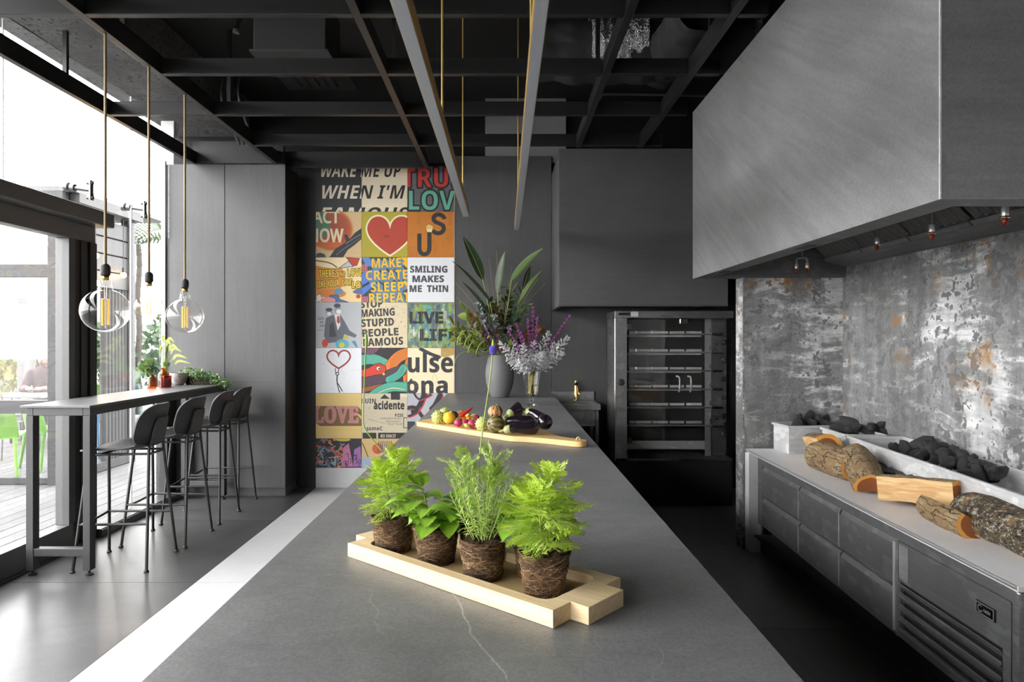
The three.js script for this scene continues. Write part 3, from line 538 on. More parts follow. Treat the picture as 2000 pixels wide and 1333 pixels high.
{
  const m = std({ color: grey(.16), roughness: .4, metalness: .5 });
  tag(obj('conduit_pipe', [tube([V(.72, 3.40, -5.68), V(.80, 3.5, -5.62), V(.86, 3.515, -5.6), V(1.8, 3.5, -5.6)], .011, 24, 8)], m), 'thin grey conduit pipe running above the grid towards the big hood', 'pipe');
  tag(obj('cable_bundle', [[-2.5, .02], [-2.46, .05], [-2.41, 0], [-2.36, .04]].map(([x, k]) => tube([V(x, 3.92, -6.1), V(x + k, 3.6, -6.0 + k), V(x + .05, 3.3, -6.3)], .012, 12, 6)), std({ color: grey(.06), roughness: .5 })), 'dark cables hanging above the grid beside the cabinet block', 'cables');
  const v = thing('air_vent', 'black square air vent high in the ceiling void', 'vent', [-1.67, 3.8, -6.0]); obj('plate', box(-.32, .32, 0, .02, -.3, .3, .004), M.blackMetal, v); for (let i = 0; i < 5; i++) obj('slot', box(-.2 + i * .08, -.17 + i * .08, -.008, .004, -.2, .2), M.black, v);
  const s = thing('duct_box', 'square black duct box hanging in the ceiling void', 'duct', [-1.42, 3.4, -4.7]); obj('box_body', box(-.24, .24, 0, .38, -.2, .2, .01), std({ color: grey(.03), roughness: .6 }), s); obj('flange', box(-.26, .26, -.006, .01, -.22, .22, .003), std({ color: grey(.05), roughness: .5 }), s);
  const h = thing('spring_hanger', 'short shiny steel damper rod hanging above the grid', 'hanger', [-1.52, 3.3, -4.0]); obj('rod', rod(V(0, .22, 0), V(-.04, 0, .03), .012, .016, 10), M.chrome, h); obj('cap', rod(V(-.04, 0, .03), V(-.043, -.015, .032), .02, .02, 10), M.frameMid, h);
  const j = thing('junction_box', 'white junction box on the wall end above the glass', 'box', [-3.1, 3.36, -6.3]); obj('case', box(-.06, .06, 0, .15, -.03, .03, .004), std({ color: grey(.6), roughness: .5 }), j); obj('wire', tube([V(0, .02, .03), V(.03, -.06, .05), V(.08, .0, .04), V(.1, .12, .02)], .004, 16, 5), M.black, j);
}
// ---- red tipped sprinkler nozzles under the big hood
{
  const tip = std({ color: lin(.2, .02, .01), roughness: .3, metalness: .2 }), wh = std({ color: grey(.85), roughness: .3, metalness: .6 });
  const nozzle = (t, x, y, z) => { obj('fitting', lathe([[.001, 0], [.012, 0], [.012, .035], [.001, .035]], 12).translate(x, y, z), wh, t); obj('ring', lathe([[.001, -.006], [.016, -.006], [.016, .002], [.001, .002]], 12).translate(x, y, z), M.goldMetal, t); obj('tip', lathe([[.001, -.03], [.007, -.028], [.011, -.016], [.011, -.005], [.001, -.005]], 12).translate(x, y, z), tip, t); };
  for (const [px, py, D, lab] of [[1713, 478, 3.55, 'single red tipped nozzle under the big hood, beside the twin nozzle'], [1820, 455, 2.95, 'single red tipped nozzle in the middle of the hood filters'], [1963, 424, 2.45, 'single red tipped nozzle at the open end of the hood']]) { const p = at(px, py, D), t = thing('fire_nozzle', lab, 'nozzle', [p.x, p.y, p.z], 0, 'fire nozzles under the big hood'); obj('pipe', rod(V(0, .03, 0), V(0, 1.14, 0), .009, .009, 10), M.steel, t); nozzle(t, 0, 0, 0); }
  const p = at(1566, 520, 4.55), t = thing('fire_nozzle', 'twin red tipped nozzle on a forked pipe above the return wall', 'nozzle', [p.x, p.y, p.z], 0, 'fire nozzles under the big hood');
  obj('pipe', [rod(V(0, .05, 0), V(0, 1.15, 0), .01, .01, 10), tube([V(-.035, .01, 0), V(-.035, .045, 0), V(-.02, .055, 0), V(.02, .055, 0), V(.035, .045, 0), V(.035, .01, 0)], .009, 24, 8)], M.steel, t); nozzle(t, -.035, -.02, 0); nozzle(t, .035, -.015, 0);
}
// ---- spider fittings that hold the glass
for (const [px, py, D, lab] of [[178, 372, 5.1, 'steel glass fitting with round knob above the end of the door head box'], [283, 410, 5.85, 'steel glass fitting with round knob beside the cabinet block']]) {
  const t = thing('glass_fitting', lab, 'fitting', [0, 0, 0], 0, 'steel spider fittings on the glass'), p = at(px, py, D), m = std({ color: grey(.12), roughness: .3, metalness: .8 });
  t.position.copy(p); obj('plate', box(-.008, .008, -.075, .075, -.02, .02, .003), m, t); for (const y of [-.055, .055]) obj('bolt', rod(V(-.03, y, 0), V(.015, y, 0), .014, .014, 10), m, t);
  obj('arm', rod(V(0, 0, 0), V(-.13, .02, .0), .013, .016, 10), m, t); obj('knob', [rod(V(-.12, .018, 0), V(-.15, .022, 0), .03, .03, 14), rod(V(-.165, .024, 0), V(-.19, .026, 0), .036, .036, 14), rod(V(-.15, .022, 0), V(-.17, .024, 0), .016, .016, 10)], m, t);
}
// ================================================================ the mural of printed tiles
{
  const S = 320, R = rng(77);
  const fill = (x, c, a = 0, b = 0, w = S, h = S) => { x.fillStyle = c; x.fillRect(a, b, w, h); };
  function words(x, s, left, base, width, cap, { font = 'bold', fam = 'sans-serif', fillS = '#222', stroke, lw = 6, skew = 0, rot = 0 } = {}) {   // all in tile units
    x.save(); x.translate(left * S, base * S); x.rotate(rot); x.transform(1, 0, -skew, 1, 0, 0); x.font = `${font} 100px ${fam}`; const w = x.measureText(s).width; x.scale(width * S / w, cap * S / 72); x.lineJoin = 'round';
    if (stroke) { x.strokeStyle = stroke; x.lineWidth = lw / (cap * S / 72); x.strokeText(s, 0, 0); } x.fillStyle = fillS; x.fillText(s, 0, 0); x.restore();
  }
  const poly = (x, pts, c, stroke, lw = 3) => { x.beginPath(); pts.forEach(([a, b], i) => i ? x.lineTo(a * S, b * S) : x.moveTo(a * S, b * S)); x.closePath(); if (c) { x.fillStyle = c; x.fill(); } if (stroke) { x.strokeStyle = stroke; x.lineWidth = lw; x.stroke(); } };
  const line = (x, pts, c, lw) => { x.beginPath(); x.moveTo(pts[0][0] * S, pts[0][1] * S); for (let i = 1; i < pts.length; i++) { const m = pts[i], n = pts[i + 1]; if (n) x.quadraticCurveTo(m[0] * S, m[1] * S, (m[0] + n[0]) / 2 * S, (m[1] + n[1]) / 2 * S); else x.lineTo(m[0] * S, m[1] * S); } x.strokeStyle = c; x.lineWidth = lw; x.lineCap = 'round'; x.stroke(); };
  const ell = (x, a, b, ra, rb, c, rot = 0, stroke, lw = 3) => { x.beginPath(); x.ellipse(a * S, b * S, ra * S, rb * S, rot, 0, 6.2832); if (c) { x.fillStyle = c; x.fill(); } if (stroke) { x.strokeStyle = stroke; x.lineWidth = lw; x.stroke(); } };
  const specks = (x, n, c, r0 = .4, r1 = 2) => { x.fillStyle = c; for (let i = 0; i < n; i++) { x.beginPath(); x.arc(R() * S, R() * S, r0 + (r1 - r0) * R() ** 3, 0, 6.3); x.fill(); } };
  const scratch = (x, n, c, len = 30) => { x.strokeStyle = c; x.lineWidth = .8; for (let i = 0; i < n; i++) { const a = R() * S, b = R() * S; x.beginPath(); x.moveTo(a, b); x.lineTo(a + len * (R() - .2), b + 4 * (R() - .5)); x.stroke(); } };
  const heart = (x, cx, cy, w, h) => { x.beginPath(); x.moveTo(cx * S, (cy + h * .5) * S); x.bezierCurveTo((cx - w * .28) * S, (cy + h * .3) * S, (cx - w * .62) * S, (cy - h * .02) * S, (cx - w * .47) * S, (cy - h * .32) * S); x.bezierCurveTo((cx - w * .36) * S, (cy - h * .58) * S, (cx - w * .06) * S, (cy - h * .52) * S, cx * S, (cy - h * .24) * S); x.bezierCurveTo((cx + w * .06) * S, (cy - h * .52) * S, (cx + w * .36) * S, (cy - h * .58) * S, (cx + w * .47) * S, (cy - h * .32) * S); x.bezierCurveTo((cx + w * .62) * S, (cy - h * .02) * S, (cx + w * .28) * S, (cy + h * .3) * S, cx * S, (cy + h * .5) * S); x.closePath(); };
  const famous = (x, off, ink) => { const o = { font: 'italic bold', fillS: ink }; words(x, 'WAKE ME UP', .07 - off, .235, 1.77, .29, o); words(x, "WHEN I'M", .075 - off, .712, 1.85, .295, o); words(x, 'FAMOUS', .04 - off, 1.2, 1.95, .295, o); };
  const art = [[
    (x) => { fill(x, '#2b2c2e'); famous(x, 0, '#d8cdb8'); scratch(x, 60, 'rgba(90,90,90,.25)'); },
    (x) => { fill(x, '#d9cbb0'); for (let i = 0; i < 26; i++) fill(x, `rgba(150,130,100,${.12 * R()})`, 0, i * 12.4, S, 1.5); famous(x, 1, '#262527'); },
    (x) => { fill(x, '#5d5b60'); for (let i = 0; i < 6; i++) fill(x, 'rgba(30,30,34,.35)', 0, i * 56 + 20, S, 2);
      const g = x.createLinearGradient(0, 0, 0, .5 * S); g.addColorStop(0, '#b3352c'); g.addColorStop(.36, '#c2473a'); g.addColorStop(.5, '#c9b58f'); g.addColorStop(1, '#b9ab84'); words(x, 'TRUE', -.13, .455, 1.36, .42, { fillS: g, stroke: '#201d22', lw: 24 });
      words(x, 'LOVE', -.02, .955, 1.34, .42, { fillS: '#5fa28a', stroke: '#1d1c21', lw: 24 }); words(x, 'LOVE', -.02, .955, 1.34, .42, { fillS: '#5fa28a' }); for (let i = 0; i < 260; i++) { x.fillStyle = 'rgba(170,195,130,.5)'; if (i % 2) x.fillRect(R() * S, (.72 + .24 * R()) * S, 3, 2); } specks(x, 260, 'rgba(20,20,20,.5)', .4, 1.4); words(x, '10.', .88, .41, .1, .06, { fillS: '#222' }); },
  ], [
    (x) => { fill(x, '#c7a97e'); let g = x.createRadialGradient(.35 * S, .4 * S, 10, .35 * S, .4 * S, .5 * S); g.addColorStop(0, '#93402c'); g.addColorStop(.7, '#a34a2b'); g.addColorStop(.85, '#b3602f'); g.addColorStop(1, 'rgba(190,150,100,0)'); fill(x, g); ell(x, .08, .3, .22, .3, 'rgba(64,120,92,.9)'); ell(x, .3, .72, .34, .07, 'rgba(200,98,40,.8)');
      words(x, 'ACT', -.06, .24, .58, .26, { fillS: '#d9cfae', font: '' , stroke: '#d9cfae', lw: 7 }); words(x, 'NOW', -.16, .66, .76, .28, { fillS: '#dcc9a2', font: '', stroke: '#dcc9a2', lw: 8 });
      poly(x, [[.3, 1], [.42, .82], [.58, .72], [.66, .66], [.62, .5], [.68, .5], [.74, .6], [.86, .46], [1, .36], [1, .6], [.84, .74], [.7, .84], [.6, 1]], '#2a2b2f'); line(x, [[.66, .7], [.8, .6], [.98, .5]], '#8f8a83', 4); line(x, [[.7, .76], [.84, .66], [.99, .56]], '#6f6b67', 3); line(x, [[.45, .95], [.6, .82], [.72, .74]], '#77736e', 4); poly(x, [[0, 1], [.02, .92], [.1, .9], [.2, .94], [.22, 1]], '#3b3c44'); specks(x, 200, 'rgba(80,60,40,.4)'); },
    (x) => { fill(x, '#a59a2c'); heart(x, .62, .52, 1.02, .9); x.fillStyle = '#ab3d2a'; x.fill(); x.strokeStyle = '#e2d9b2'; x.lineWidth = 12; x.stroke(); scratch(x, 90, 'rgba(110,95,20,.35)', 40); for (let i = 0; i < 26; i++) { x.strokeStyle = 'rgba(60,20,16,.55)'; x.lineWidth = 1; x.beginPath(); x.moveTo((.46 + .14 * R()) * S, (.5 + .07 * R()) * S); x.lineTo((.46 + .16 * R()) * S, (.5 + .07 * R()) * S); x.stroke(); } },
    (x) => { fill(x, '#b76f1f'); for (let i = 0; i < 50; i++) fill(x, `rgba(110,66,22,${.14 * R()})`, R() * S, R() * S, 60 * R(), 90 * R()); x.lineWidth = 29; x.strokeStyle = '#2b2b2c'; x.lineCap = 'butt'; x.beginPath(); x.moveTo(.255 * S, .48 * S); x.lineTo(.255 * S, .8 * S); x.bezierCurveTo(.255 * S, .98 * S, .47 * S, .98 * S, .47 * S, .8 * S); x.lineTo(.47 * S, .45 * S); x.stroke();
      x.beginPath(); x.moveTo(.8 * S, .16 * S); x.bezierCurveTo(.76 * S, .02 * S, .56 * S, .03 * S, .56 * S, .15 * S); x.bezierCurveTo(.56 * S, .27 * S, .79 * S, .23 * S, .78 * S, .37 * S); x.bezierCurveTo(.77 * S, .5 * S, .58 * S, .5 * S, .54 * S, .4 * S); x.stroke(); poly(x, [[.42, .44], [.4, .32], [.46, .28], [.54, .32], [.53, .4], [.52, .45]], '#d9c987'); for (let i = 0; i < 4; i++) line(x, [[.42 + i * .027, .31], [.425 + i * .027, .37]], '#55492a', 2); },
  ], [
    (x) => { fill(x, '#ddc48f'); ell(x, .1, .45, .55, .4, '#d0842a'); ell(x, .5, .1, .6, .14, '#e3cfa2'); line(x, [[0, .07], [.3, .1], [.46, .22]], '#3a3226', 7); poly(x, [[.66, .0], [.96, .02], [.9, .18], [.82, .19]], '#b33a2c', '#3d3a40', 3); poly(x, [[.72, .08], [.82, .2], [.5, .24]], '#b7b6bb', '#3d3a40', 4);
      ell(x, .36, .8, .3, .1, '#c9792d'); ell(x, .5, .75, .1, .07, '#5a86a0'); poly(x, [[.3, .84], [.48, .82], [.52, .92], [.72, .99], [.3, 1]], '#4b6396', '#2b2d3a', 3); ell(x, .27, .95, .16, .07, '#d28e8a'); poly(x, [[.8, .76], [.88, .7], [1, .66], [1, .82], [.86, .8]], '#54668f'); ell(x, .93, .86, .05, .045, '#b23a2c'); poly(x, [[0, .84], [.1, .8], [.14, .93], [.02, 1]], '#d9d4c8', '#35343a', 3);
      const o = { fillS: '#e2c02e', stroke: '#4c3d12', lw: 10 }; words(x, "THERE'S", .07, .45, .44, .17, { ...o, rot: -.05 }); words(x, 'NO', .53, .42, .12, .1, o); words(x, 'LOVE', .69, .42, .34, .16, { ...o, rot: -.06 }); words(x, 'LIKE YOUR', .02, .67, .5, .15, { ...o, rot: -.08 }); words(x, 'CAT', .56, .62, .24, .13, { ...o, rot: -.05 }); words(x, 'LOVE', .78, .68, .4, .15, o); },
    (x) => { fill(x, '#3d4047'); poly(x, [[0, .35], [.4, .2], [.3, .6], [0, .85]], '#4d74c0'); poly(x, [[0, .0], [.16, 0], [.3, .2], [.1, .2]], '#5b80bf'); for (let i = 0; i < 4; i++) { fill(x, '#d2727c', i * 11, .15 * S, 6, .18 * S); fill(x, '#d2727c', 4 + i * 11, .86 * S, 6, .14 * S); } poly(x, [[0, .62], [.16, .53], [.17, .58], [0, .68]], '#2d3038'); poly(x, [[.86, 0], [1, 0], [1, .24], [.88, .12]], '#e3ae21'); poly(x, [[.82, .58], [1, .48], [1, .7], [.9, .66]], '#e3ae21');
      const o = { fillS: '#e6b522' }; for (const [s, l, b, w] of [['MAKE', .2, .23, .68], ['CREATE', .08, .5, .95], ['SLEEP', .19, .76, .74], ['REPEAT', .14, 1.0, .92]]) { for (let k = 9; k > 0; k--) words(x, s, l + k * .008, b + k * .007, w, .205, { fillS: '#5f7b93', rot: -.03 }); words(x, s, l, b, w, .205, { ...o, rot: -.03 }); } },
    (x) => { fill(x, '#d6d7da'); specks(x, 260, 'rgba(90,92,98,.6)', .3, 1.6); const o = { fillS: '#46474b', stroke: '#46474b', lw: 3 }; words(x, 'SMILING', .05, .33, .82, .14, o); words(x, 'MAKES', .09, .545, .7, .14, o); words(x, 'ME  THIN', .03, .76, .86, .14, o); for (let i = 0; i < 18; i++) fill(x, 'rgba(214,215,218,.9)', R() * S, (.2 + .6 * R()) * S, 10, 1.6); },
  ], [
    (x) => { fill(x, '#a9abae'); specks(x, 200, 'rgba(200,200,205,.5)', .5, 3);   // two plain suited figures
      poly(x, [[.22, .34], [.4, .27], [.55, .29], [.62, .4], [.74, .62], [.9, .72], [.86, .78], [.62, .7], [.58, .86], [.25, .9], [.18, .74], [.2, .48]], '#5a5d66'); poly(x, [[.3, .5], [.38, .42], [.46, .76], [.3, .76]], '#3c3d42'); poly(x, [[.4, .26], [.52, .27], [.54, .5], [.48, .62]], '#cfd0d2'); poly(x, [[.47, .3], [.51, .3], [.53, .44], [.49, .47], [.46, .42]], '#a83427'); ell(x, .29, .22, .065, .075, '#8b8d91'); ell(x, .48, .15, .07, .1, '#8b8d91'); ell(x, .29, .16, .075, .04, '#43444a'); ell(x, .47, .07, .075, .05, '#43444a'); ell(x, .29, .25, .045, .04, '#d5d6d8'); ell(x, .5, .2, .055, .05, '#d5d6d8');
      ell(x, .2, .9, .065, .09, '#c43b33'); ell(x, .58, .92, .15, .11, '#4f9fae'); ell(x, .57, .94, .06, .06, '#c9b53a'); ell(x, .66, .76, .05, .045, '#b8a63e'); poly(x, [[.78, .86], [.86, .84], [.92, .98], [.88, .99]], '#4c7f9a'); words(x, 'CLEAN', .04, .38, .14, .055, { fam: 'serif', fillS: '#3b3c40' }); words(x, 'AIR', .08, .46, .09, .05, { fam: 'serif', fillS: '#3b3c40' }); words(x, 'NOW', .09, .54, .1, .05, { fam: 'serif', fillS: '#3b3c40' }); line(x, [[.03, .62], [.1, .6], [.17, .62]], '#55565a', 2); },
    (x) => { fill(x, '#cdbf9f'); specks(x, 520, 'rgba(70,66,60,.7)', .4, 2.4); specks(x, 40, 'rgba(120,105,80,.5)', 2, 7); const o = { fillS: '#39393a', stroke: '#39393a', lw: 3, rot: -.05 }; words(x, 'STOP', -.03, .12, .5, .16, o); words(x, 'MAKING', -.02, .32, .76, .16, o); words(x, 'STUPID', -.01, .54, .73, .165, o); words(x, 'PEOPLE', .0, .76, .82, .16, o); words(x, 'FAMOUS', .02, .97, .9, .165, o); for (let i = 0; i < 240; i++) fill(x, 'rgba(205,191,159,.85)', R() * S, R() * S, 3 * R() + 1, 2 * R() + .6); },
    (x) => { fill(x, '#6d7a55'); const cs = ['#8c9a3c', '#a6a54a', '#3f6f88', '#4a5a8a', '#59a09a', '#d3d0b4', '#474a7c', '#7f8d46']; for (let i = 0; i < 420; i++) { x.globalAlpha = .5; const a = R() * S, b = R() * S; fill(x, cs[(R() * 8) | 0], a, b, 5 + 22 * R(), 14 + 60 * R()); } x.globalAlpha = 1; ell(x, .4, .1, .08, .05, 'rgba(80,170,160,.8)'); const o = { fillS: '#25272d', stroke: '#25272d', lw: 6 }; words(x, 'LIVE', .02, .46, .76, .25, o); words(x, 'LIFE', .24, .84, .86, .25, o); for (const a of [.1, .3, .52, .66, .34, .58, .78]) fill(x, 'rgba(110,130,90,.8)', a * S, .2 * S, 3, .66 * S); },
  ], [
    (x) => { fill(x, '#d5d6d9'); specks(x, 150, 'rgba(170,172,178,.6)', 1, 4); heart(x, .5, .25, .5, .4); x.strokeStyle = '#8c2f2c'; x.lineWidth = 11; x.stroke(); const k = '#27272a'; ell(x, .47, .57, .035, .03, null, 0, k, 5); line(x, [[.45, .56], [.42, .5], [.43, .45]], k, 5); line(x, [[.49, .55], [.5, .5], [.5, .46]], k, 5); line(x, [[.47, .6], [.46, .68], [.47, .78]], k, 8); line(x, [[.47, .78], [.49, .88], [.52, .98]], k, 6); line(x, [[.48, .78], [.53, .86], [.58, .95]], k, 6); },
    (x) => { fill(x, '#2a2a2c'); const strand = (pts, c, w) => { line(x, pts, '#1c1b1e', w + 5); line(x, pts, c, w); for (let i = 0; i < 5; i++) { const o = (i - 2) * w * .0006; line(x, pts.map(([a, b]) => [a, b + o]), 'rgba(25,22,26,.55)', 1.6); } };
      strand([[-.1, .3], [.2, .2], [.52, .36]], '#58a48e', 70); strand([[.05, .05], [.2, .1], [.3, .02]], '#6d4a5c', 40); strand([[.62, .42], [.75, .2], [1.05, .1]], '#c9722a', 76); strand([[1, .9], [.95, .6], [1.02, .3]], '#c9722a', 40); strand([[-.1, .8], [.3, .72], [.86, .5]], '#4f3a46', 76); strand([[.6, .7], [.8, .62], [.92, .44]], '#4d9e8c', 50); strand([[-.05, .95], [.3, .86], [.5, .84]], '#a05a2c', 30); strand([[.2, 1.1], [.5, .84], [1, .86]], '#4fa48c', 66); line(x, [[.36, 1], [.6, .86], [.95, .92]], '#e0c58e', 5);
      poly(x, [[-.05, .5], [.15, .44], [.28, .36], [.4, .33], [.52, .4], [.54, .5], [.46, .58], [.3, .6], [.08, .65], [-.05, .62]], '#c23a2a', '#1c1b1e', 4); ell(x, .37, .45, .05, .045, '#e6d9b8', 0, '#1c1b1e', 3); ell(x, .385, .455, .022, .024, '#231e1e'); poly(x, [[.44, .55], [.5, .53], [.52, .6], [.46, .61]], '#d9a33c', '#1c1b1e', 3); for (let i = 0; i < 5; i++) line(x, [[.33 + i * .025, .39], [.32 + i * .03, .36]], '#1c1b1e', 2); },
    (x) => { fill(x, '#dccdab'); for (let i = 0; i < 22; i++) fill(x, `rgba(150,125,90,${.16 * R()})`, 0, i * 14.6, S, 1.2); poly(x, [[.72, 0], [1, 0], [1, .15], [.84, .2], [.72, .2]], '#a98a50'); const o = { fillS: '#2d2d32', stroke: '#2d2d32', lw: 4 }; words(x, 'ulse', -.03, .53, 1.03, .42, o); words(x, 'ona', -.06, 1.0, .96, .36, o); line(x, [[.28, .02], [.5, .14], [.68, .2]], '#2d2d32', 24); line(x, [[.02, .78], [.08, .7]], '#2d2d32', 14); for (let i = 0; i < 160; i++) fill(x, 'rgba(220,205,171,.8)', R() * S, R() * S, 14 * R(), 1.3); line(x, [[.53, .7], [.55, .58], [.6, .58], [.66, .72]], '#9a8a6a', 1.6); },
  ], [
    (x) => { fill(x, '#cbb071'); for (let i = 0; i < 40; i++) fill(x, `rgba(160,130,70,${.14 * R()})`, 0, R() * S, S, 2 * R()); poly(x, [[0, .28], [.92, .28], [1, .38], [1, .72], [.1, .72], [0, .66]], '#6f5631'); words(x, 'LOVE', -.06, .64, 1.0, .35, { fam: 'serif', fillS: '#b57f7c', stroke: '#b57f7c', lw: 12 }); words(x, 'LOVE', -.06, .64, 1.0, .35, { fam: 'serif', fillS: '#ad7472' }); poly(x, [[.87, .42], [1, .5], [1, .58], [.9, .46]], '#cbb071'); },
    (x) => { fill(x, '#b9af96'); specks(x, 400, 'rgba(70,66,58,.5)', .4, 2); const o = { fillS: '#29292b' }; words(x, 'BUIN', -.02, .22, .34, .1, o); words(x, 'acidente', .26, .35, .68, .17, { ...o, stroke: '#29292b', lw: 4 }); fill(x, '#29292b', .64 * S, 0, .2 * S, .14 * S); poly(x, [[.4, .12], [.5, .02], [.62, .12]], '#29292b'); words(x, 'PZIE', .72, .52, .2, .07, o); words(x, 'CONTEMPORARY', .4, .575, .48, .04, { fillS: '#7d7667' }); words(x, 'AND DRAFT', .52, .64, .34, .04, { fillS: '#7d7667' }); words(x, 'YOUR TALKS', .56, .7, .34, .045, { fillS: '#7d7667' }); fill(x, '#29292b', .02 * S, .87 * S, .3 * S, .13 * S); fill(x, '#262628', .36 * S, .87 * S, .6 * S, .13 * S); words(x, 'BIS VINCIT', .41, .975, .34, .07, { fillS: '#c9bfa8' }); line(x, [[.14, .57], [.52, .67]], '#55514a', 2); words(x, 'someC', .1, .82, .36, .09, o); x.strokeStyle = '#333'; x.lineWidth = 5; x.strokeRect(.92 * S, .54 * S, .2 * S, .22 * S); words(x, '7K2', .84, .08, .16, .06, { fillS: '#d3c8ae' }); for (let i = 0; i < 60; i++) fill(x, 'rgba(40,40,42,.5)', R() * S, R() * S, 16 * R(), 2.5 * R()); },
    (x) => { fill(x, '#a4a5ab'); for (let i = 0; i < 40; i++) fill(x, `rgba(80,82,90,${.3 * R()})`, R() * S, R() * S, 80 * R(), 1.5); specks(x, 150, 'rgba(60,62,68,.6)'); const k = '#2a2a2e', r = '#a8333a'; for (const [p, w] of [[[[.36, .0], [.3, .2], [.2, .36], [.12, .4]], 34], [[[0, .32], [.14, .28], [.24, .4], [.3, .5], [.42, .6]], 24], [[[.02, .5], [.2, .44], [.24, .3]], 14], [[[.7, .04], [.6, .26], [.52, .34]], 34], [[[.14, 0], [.2, .14], [.36, .1], [.5, .02]], 12]]) { line(x, p.map(([a, b]) => [a + .022, b + .02]), r, w); line(x, p, k, w); } fill(x, '#34353a', 0, .62 * S, .16 * S, .26 * S); },
  ], [
    (x) => { fill(x, '#26262b'); const cs = ['#c25a2c', '#55798f', '#a8422e', '#6d93a6', '#8a5a6f', '#c97b3c', '#3f5468']; for (let i = 0; i < 70; i++) { const a = R() * .6, b = R() * .62; line(x, [[a, b], [a + .14 * (R() - .5), b + .14 * (R() - .5)], [a + .2 * (R() - .5), b + .2 * (R() - .5)]], cs[(R() * 7) | 0], 4 + 9 * R()); } poly(x, [[.56, .62], [.6, .2], [.72, .1], [.82, .62]], '#a8688c'); poly(x, [[.82, .62], [.84, .24], [.98, .16], [1, .62]], '#8b5f93'); for (let i = 0; i < 14; i++) { const a = .58 + .4 * R(), b = .15 + .45 * R(); line(x, [[a, b], [a + .06, b - .06], [a + .05, b + .08]], '#3a2440', 4); } ell(x, .6, .02, .16, .04, '#b3a43c'); line(x, [[.28, .42], [.48, .4]], '#b9a58c', 5); line(x, [[.42, .42], [.42, .62]], '#b9a58c', 5); },
    (x) => { fill(x, '#b99f6c'); ell(x, .35, .22, .12, .12, '#b7522f'); for (let i = 0; i < 7; i++) line(x, [[.36 + i * .04, .3], [.38 + i * .045, .06]], '#4a4d5c', 6); fill(x, '#8fa0b3', 0, .42 * S, .2 * S, .24 * S); line(x, [[.02, .1], [.14, .4]], '#3a3530', 6); ell(x, .66, .14, .07, .05, '#c77434'); },
    (x) => { fill(x, '#97999e'); specks(x, 200, 'rgba(70,70,76,.6)'); fill(x, '#34353a', .1 * S, .1 * S, .5 * S, .2 * S); },
  ]];
  const t = thing('graffiti_mural', 'colourful graffiti poster mural of square printed tiles on the end wall', 'mural', [0, 0, 0]);
  const xs = [-1.909, -1.446, -.983, -.512], ys = [3.25, 2.79, 2.330, 1.875, 1.415, .957, .499, .204], J = .0012;
  for (let r = 0; r < 7; r++) for (let c = 0; c < 3; c++) {
    const h = ys[r] - ys[r + 1], part = h / .46, tex = canvasTex(S, S, (x) => art[r][c](x));
    const w = xs[c + 1] - xs[c] - 2 * J, g = new THREE.BoxGeometry(w, h - 2 * J, .012), uv = g.attributes.uv; for (let i = 0; i < uv.count; i++) uv.setY(i, 1 - (1 - uv.getY(i)) * Math.min(1, part));
    g.translate((xs[c] + xs[c + 1]) / 2, (ys[r] + ys[r + 1]) / 2, -6.895); obj('mural_tile', prep(g), std({ map: tex, color: grey(1.2), roughness: .55 }), t);
  }
  obj('backing', box(-1.909, -.512, .0, 3.25, -6.94, -6.9), M.joint, t);
  obj('skirting', box(-1.908, -.55, .002, .203, -6.9, -6.889, 0, 1.6), std({ map: paleTex, color: grey(.75), roughness: .6 }), t);
}
// ================================================================ outside the glass
{
  const g = struct('ground'); obj('paving', box(-70, 40, -.5, -.06, -70, 40), std({ color: grey(.32), roughness: .95 }), g);
  const d = struct('terrace_floor'), R = rng(8);
  const deckM = [.30, .34, .27].map((v) => std({ map: panelTex, color: grey(v * 1.9), roughness: .7 }));
  for (let i = 0; i < 46; i++) { const x = -3.27 - i * .143; for (const [a, b] of [[-14 + R(), -4.5 + R() * 2], [-4.3, 9]]) obj('deck_board', box(x - .137, x, -.05, -.018 - .003 * R(), i % 2 ? a : a + .6, b, 0, .8, R(), R(), true), deckM[(R() * 3) | 0], d); }
}
// glazed terrace room: frame, panes, fascia
{
  const t = thing('terrace_enclosure', 'grey framed glazed terrace room outside the glass', 'enclosure', [0, 0, 0]), m = std({ color: grey(.02), roughness: .5, metalness: .2 }), z = -7.1;
  for (const [a, b] of [[-4.76, -4.57], [-7.2, -7.05], [-9.6, -9.45]]) obj('post', box(a, b, -.02, 2.95, z - .1, z, .004), m, t);
  for (const [a, b] of [[-.01, .054], [.725, .863], [2.152, 2.285], [2.8, 2.95]]) for (const [l, r] of [[-7.05, -4.76], [-9.45, -7.2]]) obj('rail', box(l, r, a, b, z - .08, z - .02, .003), m, t);
  for (const [a, b] of [[.054, .725], [.863, 2.152], [2.285, 2.8]]) for (const [l, r] of [[-7.05, -4.76], [-9.45, -7.2]]) obj('pane', box(l, r, a, b, z - .053, z - .047), M.pane, t);
  for (const d of [8.42]) obj('post', box(-4.74, -4.6, -.02, 2.95, -d - .08, -d, .004), m, t);
  obj('curtain', Array.from({ length: 7 }, (_, i) => rod(V(-4.69, .05, -7.98 - i * .07), V(-4.69, 2.1, -7.98 - i * .07), .042, .036, 10)), std({ color: grey(.06), roughness: .9 }), t);
  obj('bottom_rail', box(-4.74, -4.62, -.01, .09, -8.5, -7.2, .003), m, t);
  for (let i = 0; i < 4; i++) obj('fascia_board', box(-4.75, -4.64, 2.1 + i * .2, 2.285 + i * .2, -8.5, -7.2, .006), m, t);
  obj('roof_sheet', box(-9.6, -4.5, 3.05, 3.1, -9.1, z), M.panel, t);  // roof added to dim the terrace things beneath it
  obj('roof_beam', box(-9.6, -4.6, 2.95, 3.05, z - .12, z, .004), m, t); obj('roof_beam', box(-4.76, -4.5, 2.95, 3.05, -8.5, z - .12, .004), m, t);
}
